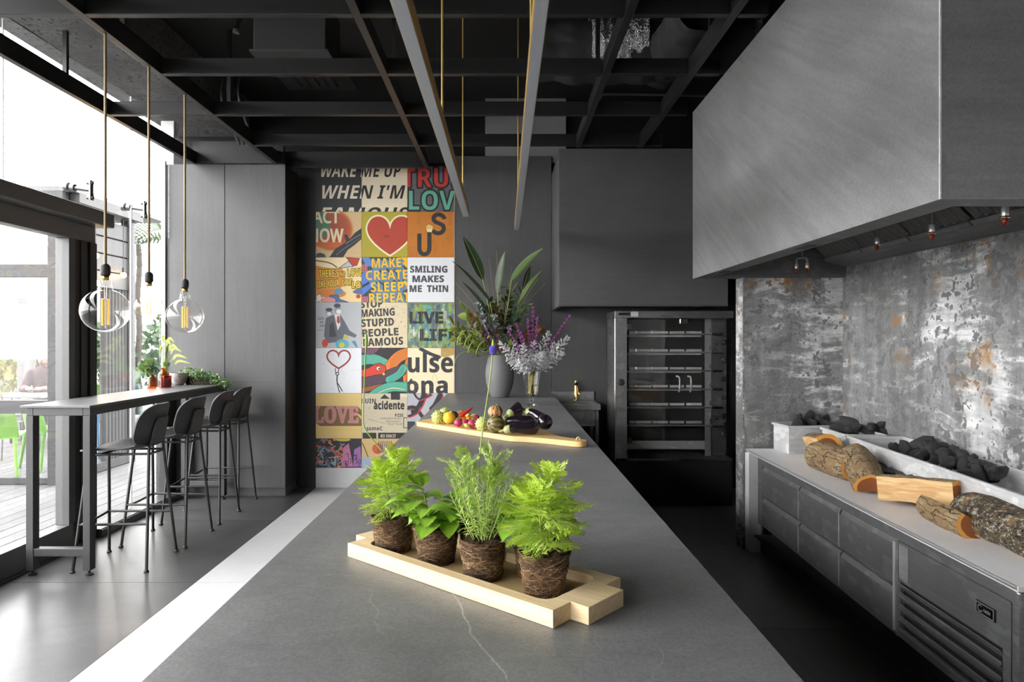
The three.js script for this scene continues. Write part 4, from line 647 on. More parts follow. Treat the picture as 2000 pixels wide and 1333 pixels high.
{
  const far = thing('post_frame', 'grey post and beam frame behind the seated woman', 'frame', [0, 0, 0]), m = std({ color: grey(.06), roughness: .5 });
  obj('post', box(-8.58, -8.36, -.02, 2.3, -12.1, -12, .004), m, far); obj('beam', box(-10.5, -8.0, 2.12, 2.24, -12.1, -12, .004), m, far);
}
// warm lamps on the terrace
for (const [px, py, D, lab] of [[187, 500, 7.64, 'glowing warm round lamp seen beside the door post'], [186, 553, 7.63, 'glowing warm round lamp under the higher one beside the door post'], [241, 538, 8.19, 'glowing warm round lamp near the glass joint'] ]) {
  const p = at(px, py, D), t = thing('terrace_lamp', lab, 'lamp', [p.x, p.y, p.z], 0, 'warm lamps on the terrace');
  obj('bulb', prep(new THREE.SphereGeometry(.036, 16, 12)), std({ color: lin(1, .7, .3), emissive: lin(1, .62, .2), emissiveIntensity: 6 }), t); obj('cap', rod(V(0, .03, 0), V(0, .09, 0), .014, .014, 10), M.black, t); obj('cord', rod(V(0, .09, 0), V(0, 2.93 - p.y, 0), .004, .004, 6), M.black, t);
  const l = new THREE.PointLight(new THREE.Color().setRGB(1, .62, .25), .5); l.castShadow = true; l.position.set(p.x, p.y - .0, p.z); l.name = 'terrace_lamp_light'; scene.add(l);
}
// ---- moulded plastic chairs
function plasticChair(name, label, color, x, D, turn) {
  const t = thing(name, label, 'chair', [x, -.018, -D], turn, 'plastic chairs on the terrace'), m = std({ color, roughness: .45 });
  obj('seat', sheet(12, 10, (u, v) => { const p = u * 2 - 1, q = v * 2 - 1; return V(.22 * p * (1 - .08 * q * q), .445 + .012 * p * p - .012 * q, .21 * q * (1 - .1 * p * p * p * p)); }, .018), m, t);
  obj('backrest', sheet(12, 12, (u, v) => { const p = u * 2 - 1; const w = .225 * (1 - .12 * v) * Math.pow(1 - Math.pow(v, 9) * .25, 1); return V(w * p, .44 + .40 * v - .02 * p * p * v, .205 + .085 * v - .05 * p * p); }, .016), m, t);
  for (const [sx, sz] of [[-1, -1], [1, -1], [-1, 1], [1, 1]]) obj('leg', rod(V(sx * .225, 0, sz * .23), V(sx * .19, .44, sz * .18), .016, .022, 10), m, t);
  return t;
}
plasticChair('terrace_chair', 'lime green plastic chair with only its seat and legs showing beyond the bar table', lin(.10, .24, .012), -5.62, 7.62, .3);
plasticChair('terrace_chair', 'lime green plastic chair turned backwards behind the bar table legs', lin(.08, .22, .012), -5.42, 8.15, -.5);
plasticChair('terrace_chair', 'green plastic chair beside a teal chair beyond the glass', lin(.06, .13, .015), -6.25, 10.6, .2);
plasticChair('terrace_chair', 'teal plastic chair beside a green chair beyond the glass', lin(.035, .085, .09), -6.1, 11.3, -.1);
plasticChair('terrace_chair', 'light blue plastic chair on the deck beyond the glass', lin(.04, .11, .20), -5.35, 8.95, 1.4);
{
  const t = thing('terrace_table', 'white topped terrace table with slim steel legs in front of the seated woman', 'table', [-6.75, -.018, -9.6]);
  obj('table_top', box(-.5, .5, .72, .745, -.4, .4, .008), std({ color: grey(.08), roughness: .4 }), t); for (const [a, b] of [[-1, -1], [1, -1], [-1, 1], [1, 1]]) obj('leg', rod(V(a * .46, 0, b * .36), V(a * .4, .72, b * .3), .012, .014, 8), M.frameMid, t);
}
{
  const t = thing('wooden_chair', 'grey chair with two pale wooden back slats before the seated woman', 'chair', [-6.52, -.018, -8.75], .1), st = M.frameMid;
  obj('seat', box(-.21, .21, .43, .455, -.2, .2, .006), st, t); for (const y of [.94, .80]) obj('back_slat', box(-.2, .2, y, y + .06, .2, .222, .006), std({ map: woodTex, color: lin(.3, .24, .16), roughness: .5 }), t);
  for (const s of [-1, 1]) { obj('leg', rod(V(s * .2, 0, -.2), V(s * .19, .43, -.18), .012), st, t); obj('leg', tube([V(s * .2, 0, .23), V(s * .19, .43, .19), V(s * .19, 1.02, .21)], .012, 16, 8), st, t); }
}
// ---- the seated woman: one continuous figure
function figure(bones, blobs, lo, hi, cell, k) {
  const size = V(hi[0] - lo[0], hi[1] - lo[1], hi[2] - lo[2]), L = Math.max(size.x, size.y, size.z), n = Math.min(110, Math.ceil(L / cell)), mc = new MarchingCubes(n, new THREE.MeshBasicMaterial(), false, false, 200000);
  mc.isolation = 0; const c = V((lo[0] + hi[0]) / 2, (lo[1] + hi[1]) / 2, (lo[2] + hi[2]) / 2), half = L / 2 * 1.06; const B = bones.map(([a, b, r0, r1]) => ({ a: V(...a), d: V(...b).sub(V(...a)), r0, r1 })), p = V(), q = V();
  for (let z = 0, i = 0; z < n; z++) for (let y = 0; y < n; y++) for (let x = 0; x < n; x++, i++) {
    p.set(c.x + (x - n / 2) / (n / 2) * half, c.y + (y - n / 2) / (n / 2) * half, c.z + (z - n / 2) / (n / 2) * half); let d = 1e3;
    for (const s of B) { q.copy(p).sub(s.a); const t = clamp(q.dot(s.d) / Math.max(1e-9, s.d.lengthSq())); const e = q.addScaledVector(s.d, -t).length() - lerp(s.r0, s.r1, t); const h = clamp(.5 + .5 * (d - e) / k); d = lerp(d, e, h) - k * h * (1 - h); }
    for (const [bx, by, bz, rx, ry, rz] of blobs) { const e = (Math.hypot((p.x - bx) / rx, (p.y - by) / ry, (p.z - bz) / rz) - 1) * Math.min(rx, ry, rz); const h = clamp(.5 + .5 * (d - e) / k); d = lerp(d, e, h) - k * h * (1 - h); }
    mc.field[i] = -d;
  }
  mc.update(); const cnt = mc.count, g = new THREE.BufferGeometry(); g.setAttribute('position', new THREE.BufferAttribute(mc.positionArray.slice(0, cnt * 3), 3)); g.setAttribute('normal', new THREE.BufferAttribute(mc.normalArray.slice(0, cnt * 3), 3));
  g.scale(half, half, half); g.translate(c.x, c.y, c.z); return prep(g);
}
{
  const t = thing('person', 'seated woman with long brown hair and maroon top beyond the glass', 'person', [-6.98, -.018, -10.35], .3);
  const skin = std({ color: lin(.14, .07, .045), roughness: .6 }), top = std({ color: lin(.03, .006, .006), roughness: .8 }), hair = std({ color: lin(.03, .014, .006), roughness: .6 }), trousers = std({ color: grey(.03), roughness: .8 });
  const legs = []; for (const s of [-1, 1]) legs.push([[s * .09, .5, 0], [s * .1, .5, .4], .085, .06], [[s * .1, .5, .4], [s * .1, .1, .45], .058, .042], [[s * .1, .05, .45], [s * .1, .03, .58], .035, .03]);
  const arms = []; for (const s of [-1, 1]) { arms.push([[s * .17, 1.0, .02], [s * .23, .78, .12], .055, .045], [[s * .23, .78, .12], [s * .1, .795, .36], .043, .03], [[s * .1, .795, .36], [s * .05, .79, .43], .026, .024]); for (let f = 0; f < 4; f++) arms.push([[s * .05, .79, .43], [s * (.012 + f * .02), .785, .5 - f * .006], .011, .008]); arms.push([[s * .07, .8, .4], [s * .02, .81, .44], .012, .009]); }
  const body = figure([[[0, .5, -.02], [0, .78, 0], .15, .12], [[0, .78, 0], [0, 1.0, .01], .13, .13], [[-.13, 1.02, 0], [.13, 1.02, 0], .065, .065], [[0, 1.04, 0], [0, 1.14, .02], .05, .045], ...legs, ...arms], [[0, 1.22, .035, .073, .108, .088], [0, 1.205, .125, .014, .022, .02], [0, 1.165, .105, .03, .012, .016]], [-.36, -.02, -.2], [.36, 1.4, .7], .014, .03);
  obj('body', body, skin, t);
  obj('top_garment', figure([[[0, .52, -.02], [0, .78, 0], .163, .135], [[0, .78, 0], [0, 1.0, .01], .145, .14], [[-.13, 1.02, 0], [.13, 1.02, 0], .077, .077], [[-.17, 1.0, .02], [-.23, .78, .12], .068, .058], [[.17, 1.0, .02], [.23, .78, .12], .068, .058], [[-.23, .78, .12], [-.13, .795, .31], .056, .045], [[.23, .78, .12], [.13, .795, .31], .056, .045]], [], [-.36, .3, -.25], [.36, 1.15, .5], .016, .03), top, t);
  obj('trousers', figure(legs.filter((_, i) => i % 3 < 2).map(([a, b, r, s]) => [a, b, r + .012, s + .012]), [[0, .52, 0, .17, .1, .14]], [-.25, .0, -.2], [.25, .7, .6], .016, .03), trousers, t);
  obj('hair', figure([[[-.07, 1.26, 0], [-.1, 1.0, .05], .045, .035], [[.07, 1.26, 0], [.1, 1.0, .05], .045, .035], [[0, 1.27, -.04], [0, 1.0, -.07], .07, .07]], [[0, 1.265, .0, .088, .088, .09]], [-.2, .9, -.2], [.2, 1.4, .2], .008, .03), hair, t);
  obj('eye', [-1, 1].map((s) => prep(new THREE.SphereGeometry(.011, 10, 8).translate(s * .03, 1.225, .112))), M.black, t);
  const ch = thing('bench_seat', 'dark bench that the woman beyond the glass sits on', 'bench', [-6.98, -.018, -10.4], .3); obj('seat_board', box(-.5, .5, .37, .41, -.22, .2, .005), M.frame, ch); for (const s of [-1, 1]) obj('leg', box(s * .42 - .02, s * .42 + .02, 0, .37, -.18, .16, .003), M.frame, ch);
}
// ---- shrubs, palm, building
function leafCloud(seed, n, rx, ry, rz, size, hole = .55) {
  const r = rng(seed), pos = [], nor = [];
  for (let i = 0; i < n; i++) {
    let a, b, c, d; do { a = r() * 2 - 1; b = r() * 2 - 1; c = r() * 2 - 1; d = a * a + b * b + c * c; } while (d > 1 || d < hole * hole);
    const o = V(a * rx, b * ry, c * rz), q = new THREE.Quaternion().setFromEuler(new THREE.Euler(r() * 6, r() * 6, r() * 6)), s = size * (.6 + .8 * r());
    const P = [[0, -1], [.5, -.2], [.42, .4], [0, 1], [-.42, .4], [-.5, -.2]].map(([x, y]) => V(x * s, y * s, .12 * s * Math.abs(x)).applyQuaternion(q).add(o)); const N = V(0, 0, 1).applyQuaternion(q);
    for (const [i0, i1, i2] of [[0, 1, 5], [1, 2, 4], [1, 4, 5], [2, 3, 4]]) for (const k of [i0, i1, i2]) { pos.push(P[k].x, P[k].y, P[k].z); nor.push(N.x, N.y, N.z); }
  }
  const g = new THREE.BufferGeometry(); g.setAttribute('position', new THREE.Float32BufferAttribute(pos, 3)); g.setAttribute('normal', new THREE.Float32BufferAttribute(nor, 3)); return prep(g);
}
const leafMat = (r, g, b, tr = .3) => phy({ color: lin(r, g, b), roughness: .75, transmission: tr, thickness: 0, side: THREE.DoubleSide });
for (const [x, D, y, rx, ry, c, lab] of [[-9.7, 14, 1.3, 1.1, .9, [.16, .15, .02], 'yellow green flowering shrub behind the seated woman'], [-12.2, 14.8, 1.0, 1.3, .9, [.13, .13, .03], 'wide yellow green shrub beside the flowering shrub'], [-8.2, 13.6, .95, .9, 1.0, [.03, .07, .02], 'dark green shrub beyond the teal chair'], [-7.4, 15.5, 1.2, .8, 1.1, [.04, .08, .03], 'green shrub beside the palm trunk']]) {
  const t = thing('garden_shrub', lab, 'shrub', [x, -.06, -D], 0, 'shrubs behind the terrace'); const f = obj('foliage', leafCloud(x * -10 | 0, 900, rx, ry, rx, .11).translate(0, y, 0), leafMat(...c), t); f.userData.kind = 'stuff'; obj('stem', [0, 1, 2].map((k) => rod(V(.1 * (k - 1), 0, 0), V(.4 * (k - 1), y, .1 * k), .03, .015, 7)), std({ color: lin(.12, .08, .05), roughness: .9 }), t);
}
{
  const t = thing('palm_tree', 'slim palm trunk standing beyond the glass beside the cabinet block', 'palm', [-7.62, -.06, -14.2]), R = rng(12);
  obj('trunk', Array.from({ length: 16 }, (_, i) => rod(V(.02 * Math.sin(i), i * .22, 0), V(.02 * Math.sin(i + 1), i * .22 + .24, 0), .075 - i * .001, .062 - i * .001, 10)), std({ map: concreteTex, color: lin(.2, .17, .14), roughness: .95 }), t);
  const fg = (() => { const gs = []; for (let i = 0; i < 18; i++) { const s = i / 18, y = .25 * Math.sin(s * 2.4) - .55 * s * s, x = 1.3 * s; for (const k of [-1, 1]) gs.push(place(new THREE.PlaneGeometry(.035, .34 * Math.sin(.3 + s * 2.6)), [x, y - .03, k * .12], [k * 1.1, 0, -.5 * s])); } return merge(gs); })();
  for (let i = 0; i < 12; i++) { const f = obj('frond', fg, leafMat(.04, .07, .02), t); f.position.set(0, 3.6, 0); f.rotation.set(0, i / 12 * 6.28, (R() - .3) * .5); }
}
{
  const t = thing('white_building', 'white building with small dark windows far behind the terrace', 'building', [-27, -.06, -34]), w = std({ color: grey(.12), roughness: .9 });
  obj('wall', box(-8, 5.8, 0, 5.6, -4, 0), w, t); obj('roof_edge', box(-8.2, 6, 5.6, 6.2, -4.2, .2, .02), w, t); for (let i = 0; i < 5; i++) { const f = obj('window', box(-5.5 + i * 2.1, -4.5 + i * 2.1, 4.1, 5.1, -.02, .03), std({ color: grey(.08), roughness: .3 }), t); obj('window_sill', box(-5.6 + i * 2.1, -4.4 + i * 2.1, 4.0, 4.1, 0, .12), w, f); }
}
// ================================================================ food, board, logs, charcoal
const BT = CT + .031;                                               // top of the serving board
{
  const pl = [[-.54, 4.25], [-.50, 4.205], [-.25, 3.925], [.0, 3.655], [.05, 3.615], [.12, 3.588], [.2, 3.545], [.35, 3.44], [.385, 3.432], [.408, 3.452], [.412, 3.487], [.39, 3.515], [.31, 3.585], [.265, 3.68], [.235, 3.79], [.17, 3.885], [-.1, 4.15], [-.36, 4.42], [-.42, 4.445], [-.50, 4.40], [-.548, 4.31]];
  const t = thing('serving_board', 'long wooden serving board with a handle, loaded with vegetables', 'board', [-.07, CT + .0005, -3.93], 0);
  const c = new THREE.CatmullRomCurve3(pl.map(([x, d]) => V(x + .07, d - 3.93, 0)), true, 'catmullrom', .35), s = new THREE.Shape(c.getPoints(120).map((p) => new THREE.Vector2(p.x, p.y)));
  const hole = new THREE.Path(); hole.absellipse(.375 + .07, 3.482 - 3.93, .009, .009, 0, 6.2832); s.holes.push(hole);
  const g = prep(new THREE.ExtrudeGeometry(s, { depth: .02, bevelEnabled: true, bevelThickness: .005, bevelSize: .005, bevelSegments: 3, curveSegments: 8 })); g.rotateX(-Math.PI / 2); g.translate(0, .005, 0);
  { const p = g.attributes.position, uv = g.attributes.uv, a = -.74, n = g.attributes.normal; for (let i = 0; i < p.count; i++) { const x = p.getX(i), z = p.getZ(i), y = p.getY(i); uv.setXY(i, (x * Math.cos(a) - z * Math.sin(a)) / .8, (x * Math.sin(a) + z * Math.cos(a) + y * (Math.abs(n.getY(i)) < .5 ? 1 : 0)) / .4); } }
  obj('board', g, std({ map: woodTex, color: lin(.98, .84, .64), roughness: .55 }), t);
  obj('hanging_loop', tube([V(.43, .02, .44), V(.438, .04, .45), V(.447, .044, .452), V(.452, .03, .447), V(.45, .015, .445)], .0032, 20, 6), std({ color: lin(.65, .5, .2), roughness: .6 }), t);
}
const stripes = (a, b, c, n, seed) => { const f = fbm(seed, n * 2, 6, 4), g2 = fbm(seed + 7, 40, 30, 3); return dataTex(256, 128, (u, v, o) => { const s = .5 + .5 * Math.cos(u * n * 6.2832 + (f(u, v) - .5) * 5), k = smooth(.3, .7, s), m = smooth(.5, .62, f(u * 1, v + .3)) , q = g2(u, v) * .3 + .85; for (let i = 0; i < 3; i++) o[i] = lerp(lerp(a[i], b[i], k), c[i], m * .7) * q; }); };
function ribbed(rx, ry, n, depth, seg = 48) { const g = new THREE.SphereGeometry(1, seg, 24), p = g.attributes.position; for (let i = 0; i < p.count; i++) { const x = p.getX(i), y = p.getY(i), z = p.getZ(i), a = Math.atan2(z, x), r = Math.hypot(x, z), k = 1 - depth * (.5 - .5 * Math.cos(a * n)) * r; const dip = -.10 * Math.exp(-r * r * 14) * Math.sign(y); p.setXYZ(i, x * rx * k, (y + dip) * ry, z * rx * k); } g.computeVertexNormals(); return prep(g); }
function squash(label, x, y, d, rx, ry, tex, rot, n = 10, depth = .1) {
  const t = thing('squash', label, 'squash', [x, y, -d], 0, 'gourds and squashes on the serving board'); t.rotation.set(...rot);
  obj('flesh', ribbed(rx, ry, n, depth), std({ map: tex, roughness: .5 }), t); obj('stalk', rod(V(0, ry * .86, 0), V(.004, ry * 1.14, .003), rx * .13, rx * .1, 8), std({ color: lin(.25, .22, .08), roughness: .8 }), t);
}
squash('cream and orange striped acorn squash on top beside the eggplants', -.053, 1.083, 3.93, .044, .040, stripes([.78, .74, .6], [.22, .27, .18], [.85, .42, .12], 9, 401), [.1, .4, -.1], 9, .12);
squash('olive green striped round squash at the front of the board', -.05, BT + .046, 3.75, .053, .047, stripes([.30, .28, .14], [.52, .47, .27], [.36, .30, .16], 10, 411), [.9, .2, 1.1], 10, .1);
squash('dark grey green round gourd behind the lemon', -.325, BT + .035, 4.24, .037, .034, stripes([.22, .25, .25], [.12, .15, .15], [.55, .57, .55], 8, 421), [.2, .3, .2], 8, .1);
squash('small cream and orange pumpkin at the back of the board', -.275, BT + .034, 4.30, .036, .032, stripes([.86, .72, .42], [.80, .52, .2], [.45, .30, .16], 9, 431), [.1, .9, .1], 9, .12);
// spiny horned melons
{
  const body = prep(new THREE.SphereGeometry(1, 28, 20)), R = rng(44), sp = []; const N = 70; for (let i = 0; i < N; i++) { const y = 1 - 2 * (i + .5) / N, r = Math.sqrt(1 - y * y), a = i * 2.39996 + R() * .2, n = V(r * Math.cos(a), y, r * Math.sin(a)); sp.push(rod(n.clone().multiplyScalar(.92), n.clone().multiplyScalar(1.20), .10, .025, 5)); }
  const mel = std({ color: lin(.52, .58, .16), roughness: .5 }), spine = std({ color: lin(.62, .66, .22), roughness: .5 }), spG = merge(sp), dot = std({ color: lin(.08, .1, .03), roughness: .7 });
  const pits = merge(Array.from({ length: 46 }, (_, i) => { const y = 1 - 2 * (i + .5) / 46, r = Math.sqrt(1 - y * y), a = i * 2.39996 + 1.1, n = V(r * Math.cos(a), y, r * Math.sin(a)); return rod(n.clone().multiplyScalar(.97), n.clone().multiplyScalar(1.012), .035, .03, 6); }));
  let first; for (const [x, y, d, r, e, lab] of [[-.408, BT + .0385, 4.16, .037, 1.06, 'pale green spiny melon beside the lemon at the board end'], [-.376, BT + .046, 4.265, .035, 1.05, 'pale green spiny melon behind the one beside the lemon'], [-.128, BT + .036, 3.845, .036, 1.1, 'pale green spiny melon next to the olive squash'], [-.188, BT + .036, 4.13, .024, 1, 'small pale green spiny melon behind the radishes']]) {
    const t = first ? dup(first, lab, [x, y, -d], x * 9) : thing('spiny_melon', lab, 'melon', [x, y, -d], 0, 'spiny melons on the serving board'); if (!first) { obj('rind', body, mel, t); obj('spines', spG, spine, t); obj('pits', pits, dot, t); first = t; } t.position.set(x, y, -d); t.scale.set(r, r * e, r); t.rotation.set(x * 7, x * 13, .3);
  }
}
{
  const lm = std({ color: lin(.82, .52, .03), roughness: .4, bumpMap: grainBump, bumpScale: .0015 }), t = thing('lemon', 'round yellow lemon between the spiny melon and the radishes', 'lemon', [-.337, BT + .0375, -4.135]); const g = new THREE.SphereGeometry(.0375, 32, 24); obj('rind', prep(g), lm, t); obj('stem_end', prep(new THREE.SphereGeometry(.007, 10, 8).translate(.012, .0345, .012)), std({ color: lin(.5, .42, .05), roughness: .6 }), t);
}
{
  const skin = std({ color: lin(.52, .035, .13), roughness: .35 }), rootM = std({ color: lin(.55, .3, .3), roughness: .7 }), leafM = std({ color: lin(.2, .28, .05), roughness: .6 });
  let first; const prof = []; for (let i = 0; i <= 16; i++) { const a = -Math.PI / 2 + i / 16 * Math.PI; prof.push([Math.max(.0003, Math.cos(a) * (1 - .12 * Math.sin(a))), Math.sin(a)]); }
  for (const [px, py, D, r, rot, lab] of [[895, 826, 3.98, .0235, [.3, 0, -.4], 'pink radish beside the lemon'], [909, 825, 3.97, .019, [.5, 1, .9], 'small pink radish between two larger radishes'], [921.5, 830, 3.92, .0245, [.2, 2, .2], 'large pink radish beside the spiny melon at the board front'], [930, 816, 4.03, .019, [1, .4, .5], 'reddish radish behind the larger radishes']]) {
    const p = at(px, py, D), y = BT + r * 1.05, t = first ? dup(first, lab, [p.x, y, p.z], 0) : thing('radish', lab, 'radish', [p.x, y, p.z], 0, 'radishes on the serving board');
    if (!first) { obj('bulb', lathe(prof, 24), skin, t); obj('root', tube([V(0, -.98, 0), V(.1, -1.4, .05), V(.4, -1.8, .1)], .05, 10, 5), rootM, t); obj('stalks', [0, 1, 2, 3].map((k) => tube([V(0, .9, 0), V(.2 * Math.cos(k * 1.6), 1.25, .2 * Math.sin(k * 1.6)), V(.5 * Math.cos(k * 1.6), 1.5, .5 * Math.sin(k * 1.6))], .08, 8, 5)), leafM, t); first = t; }
    t.position.y = Math.max(y, EYE - (py - 663.5) * D / FOCAL); t.scale.setScalar(r); t.rotation.set(...rot);
  }
}
{
  const t = thing('red_chilli', 'long red chilli lying over the radishes and gourds', 'chilli', [0, 0, 0]); const a = at(897, 815, 4.0), b = at(911, 806, 4.02), c = at(924, 795, 4.05), cv = new THREE.CatmullRomCurve3([a, b, c]), g = new THREE.TubeGeometry(cv, 30, .0125, 14), p = g.attributes.position; for (let i = 0; i < p.count; i++) { const k = Math.floor(i / 15) / 30, o = cv.getPoint(k), s = Math.pow(1 - k, .55) * (.55 + .6 * Math.min(1, k * 6)); p.setXYZ(i, o.x + (p.getX(i) - o.x) * s, o.y + (p.getY(i) - o.y) * s, o.z + (p.getZ(i) - o.z) * s); } g.computeVertexNormals(); obj('pod', prep(g), phy({ color: lin(.62, .02, .015), roughness: .25, clearcoat: .5 }), t); obj('stalk', rod(a, a.clone().add(V(-.02, -.012, .005)), .004, .003, 6), std({ color: lin(.2, .25, .05), roughness: .6 }), t);
}
{
  const mats = [lin(.8, .3, .02), lin(.85, .45, .03), lin(.45, .42, .05)].map((c) => phy({ color: c, roughness: .3, clearcoat: .3 })); const prof = []; for (let i = 0; i <= 14; i++) { const k = i / 14; prof.push([Math.max(.0003, Math.sin(Math.PI * Math.pow(k, .7)) * .0135), k * .045]); }
  [[905, 817, 4.05, .8, 0, 'small orange pepper under the red chilli'], [913, 812, 4.1, 2, 1, 'small yellow orange pepper behind the red chilli'], [917, 818, 4.02, 3.4, 0, 'small orange pepper above the middle radish'], [911, 832, 3.9, -.7, 2, 'small yellow green pepper between the front radishes']].forEach(([px, py, D, a, m, lab]) => { const p = at(px, py, D), t = thing('mini_pepper', lab, 'pepper', [p.x, p.y, p.z], a, 'mini peppers on the serving board'); obj('pod', lathe(prof, 16).rotateZ(1.2).translate(.02, -.006, 0), mats[m], t); obj('stalk', rod(V(.02, -.006, 0), V(.028, -.004, 0), .002, .002, 6), std({ color: lin(.2, .25, .05), roughness: .6 }), t); });
}
// eggplants: a lathe bent along a curve, with a leafy green cap
function eggplant(label, pts, r, seed) {
  const t = thing('eggplant', label, 'eggplant', [0, 0, 0], 0, 'eggplants on the serving board'), cv = new THREE.CatmullRomCurve3(pts.map((p) => V(...p))), n = 40, m = 28, g = new THREE.TubeGeometry(cv, n, 1, m), p = g.attributes.position;
  for (let i = 0; i < p.count; i++) { const k = Math.floor(i / (m + 1)) / n, o = cv.getPointAt(k), s = r * (k < .78 ? lerp(.46, 1, Math.pow(k / .78, .8)) : Math.sqrt(Math.max(0, 1 - ((k - .78) / .22) ** 2))); p.setXYZ(i, o.x + (p.getX(i) - o.x) * s, o.y + (p.getY(i) - o.y) * s, o.z + (p.getZ(i) - o.z) * s); }
  const g2 = mergeVertices(g); g2.computeVertexNormals(); obj('fruit', prep(g2), phy({ color: lin(.012, .007, .012), roughness: .18, clearcoat: .8, clearcoatRoughness: .1 }), t);
  const o = cv.getPointAt(0), d = cv.getTangentAt(0), q = new THREE.Quaternion().setFromUnitVectors(V(0, 1, 0), d), capM = std({ color: lin(.38, .42, .16), roughness: .6 });
  const cap = new THREE.SphereGeometry(r * .52, 30, 8, 0, 6.2832, 0, 1.9), cp = cap.attributes.position; cap.rotateX(Math.PI); for (let i = 0; i < cp.count; i++) { const x = cp.getX(i), y = cp.getY(i), z = cp.getZ(i), a = Math.atan2(z, x), w = Math.max(0, y / r + .35); cp.setXYZ(i, x * (1 + .25 * w), y + w * r * (.25 + .5 * Math.max(0, Math.sin(a * 3))), z * (1 + .25 * w)); } cap.computeVertexNormals(); cap.applyQuaternion(q); cap.translate(o.x, o.y, o.z); obj('cap', prep(cap), std({ color: lin(.38, .42, .16), roughness: .6, side: THREE.DoubleSide }), t);
  obj('stem', rod(o.clone().addScaledVector(d, -r * .4), o.clone().addScaledVector(d, -r * 1.15), r * .2, r * .16, 8), capM, t);
}
eggplant('glossy black eggplant lying along the front edge of the board', [[.012, BT + .027, -3.66], [.06, BT + .037, -3.665], [.12, BT + .037, -3.675], [.185, BT + .036, -3.69]], .040, 1);
eggplant('glossy black eggplant with its pale cap beside the striped squash', [[-.005, BT + .052, -3.80], [.05, BT + .062, -3.80], [.11, BT + .055, -3.80], [.165, BT + .048, -3.82]], .036, 2);
eggplant('rounded glossy black eggplant on top at the back', [[.03, 1.075, -3.91], [.055, 1.088, -3.93], [.075, 1.096, -3.945], [.095, 1.10, -3.955]], .044, 3);
eggplant('long curved glossy black eggplant at the handle side of the board', [[.135, 1.085, -3.93], [.175, 1.07, -3.89], [.215, 1.045, -3.83], [.235, BT + .042, -3.765]], .043, 4);

// ---- firewood
const barkTex = (() => { const a = fbm(441, 12, 3, 4, .55), b = fbm(451, 60, 40, 3), w = fbm(461, 5, 6, 3), li = fbm(471, 9, 9, 4); return dataTex(512, 512, (u, v, c) => { const k = a(u + (w(u, v) - .5) * .12, v), cr = smooth(.035, .008, Math.abs(k - .5)) * smooth(.35, .55, li(u * 2, v)), g = b(u, v); let r0 = lerp(.60, .46, g), g0 = lerp(.50, .37, g), b0 = lerp(.37, .25, g); const l = smooth(.56, .66, li(u, v)); r0 = lerp(r0, .66, l * .5); g0 = lerp(g0, .62, l * .5); b0 = lerp(b0, .52, l * .5); c[0] = lerp(r0, .20, cr); c[1] = lerp(g0, .15, cr); c[2] = lerp(b0, .11, cr); }); })();
const barkBump = (() => { const a = fbm(441, 12, 3, 4, .55), b = fbm(451, 60, 40, 3), w = fbm(461, 5, 6, 3); return dataTex(512, 512, (u, v, c) => { const k = a(u + (w(u, v) - .5) * .12, v); c[0] = c[1] = c[2] = smooth(.0, .05, Math.abs(k - .5)) * .6 + .2 * k + .2 * b(u, v); }, false); })();
const endTex = canvasTex(256, 256, (x, w, h) => { const R = rng(4); x.fillStyle = '#b8742e'; x.fillRect(0, 0, w, h); x.fillStyle = '#d99a48'; x.beginPath(); x.arc(128, 128, 127, 0, 7); x.fill(); x.fillStyle = '#93552b'; x.beginPath(); x.arc(128, 128, 102, 0, 7); x.fill(); for (let i = 2; i < 26; i++) { x.strokeStyle = `rgba(70,36,16,${.15 + .25 * R()})`; x.lineWidth = 1 + R(); x.beginPath(); x.arc(128, 128, i * 4.1, 0, 7); x.stroke(); } for (let i = 0; i < 1600; i++) { x.fillStyle = `rgba(${R() > .5 ? '60,30,14' : '210,150,90'},.25)`; x.fillRect(R() * w, R() * h, 2, 1.4); } });
const splitTex = (() => { const a = fbm(481, 50, 4, 5, .6), b = fbm(491, 9, 3, 4); return dataTex(512, 256, (u, v, c) => { const k = a(u + b(u, v) * .15, v), m = smooth(.5, .66, b(u, v)); c[0] = lerp(.93, .66, k * .75) - m * .06; c[1] = lerp(.81, .52, k * .8) - m * .08; c[2] = lerp(.60, .34, k * .8) - m * .08; }); })();
const lichenTex = (() => { const a = fbm(1441, 9, 7, 5, .62), b = fbm(1451, 70, 60, 3), li = fbm(1471, 26, 24, 4, .6), w = fbm(1461, 5, 6, 3); return dataTex(512, 512, (u, v, c) => { const k = a(u + (w(u, v) - .5) * .15, v), cr = smooth(.05, .01, Math.abs(k - .5)), g = b(u, v), l = smooth(.58, .64, li(u, v)), o = smooth(.55, .7, k); let r0 = lerp(.42, .26, g), g0 = lerp(.37, .22, g), b0 = lerp(.29, .16, g); r0 = lerp(r0, .62, o * .5); g0 = lerp(g0, .46, o * .5); b0 = lerp(b0, .28, o * .5); r0 = lerp(r0, .66, l * .8); g0 = lerp(g0, .66, l * .8); b0 = lerp(b0, .62, l * .8); c[0] = lerp(r0, .16, cr * .8); c[1] = lerp(g0, .12, cr * .8); c[2] = lerp(b0, .09, cr * .8); }); })();
const lichenM = std({ map: lichenTex, bumpMap: barkBump, bumpScale: .016, roughness: .95 });
const barkM = std({ map: barkTex, bumpMap: barkBump, bumpScale: .012, roughness: .9 }), endM = std({ map: endTex, roughness: .8 }), splitM = std({ map: splitTex, bumpMap: splitTex, bumpScale: .004, roughness: .75 });
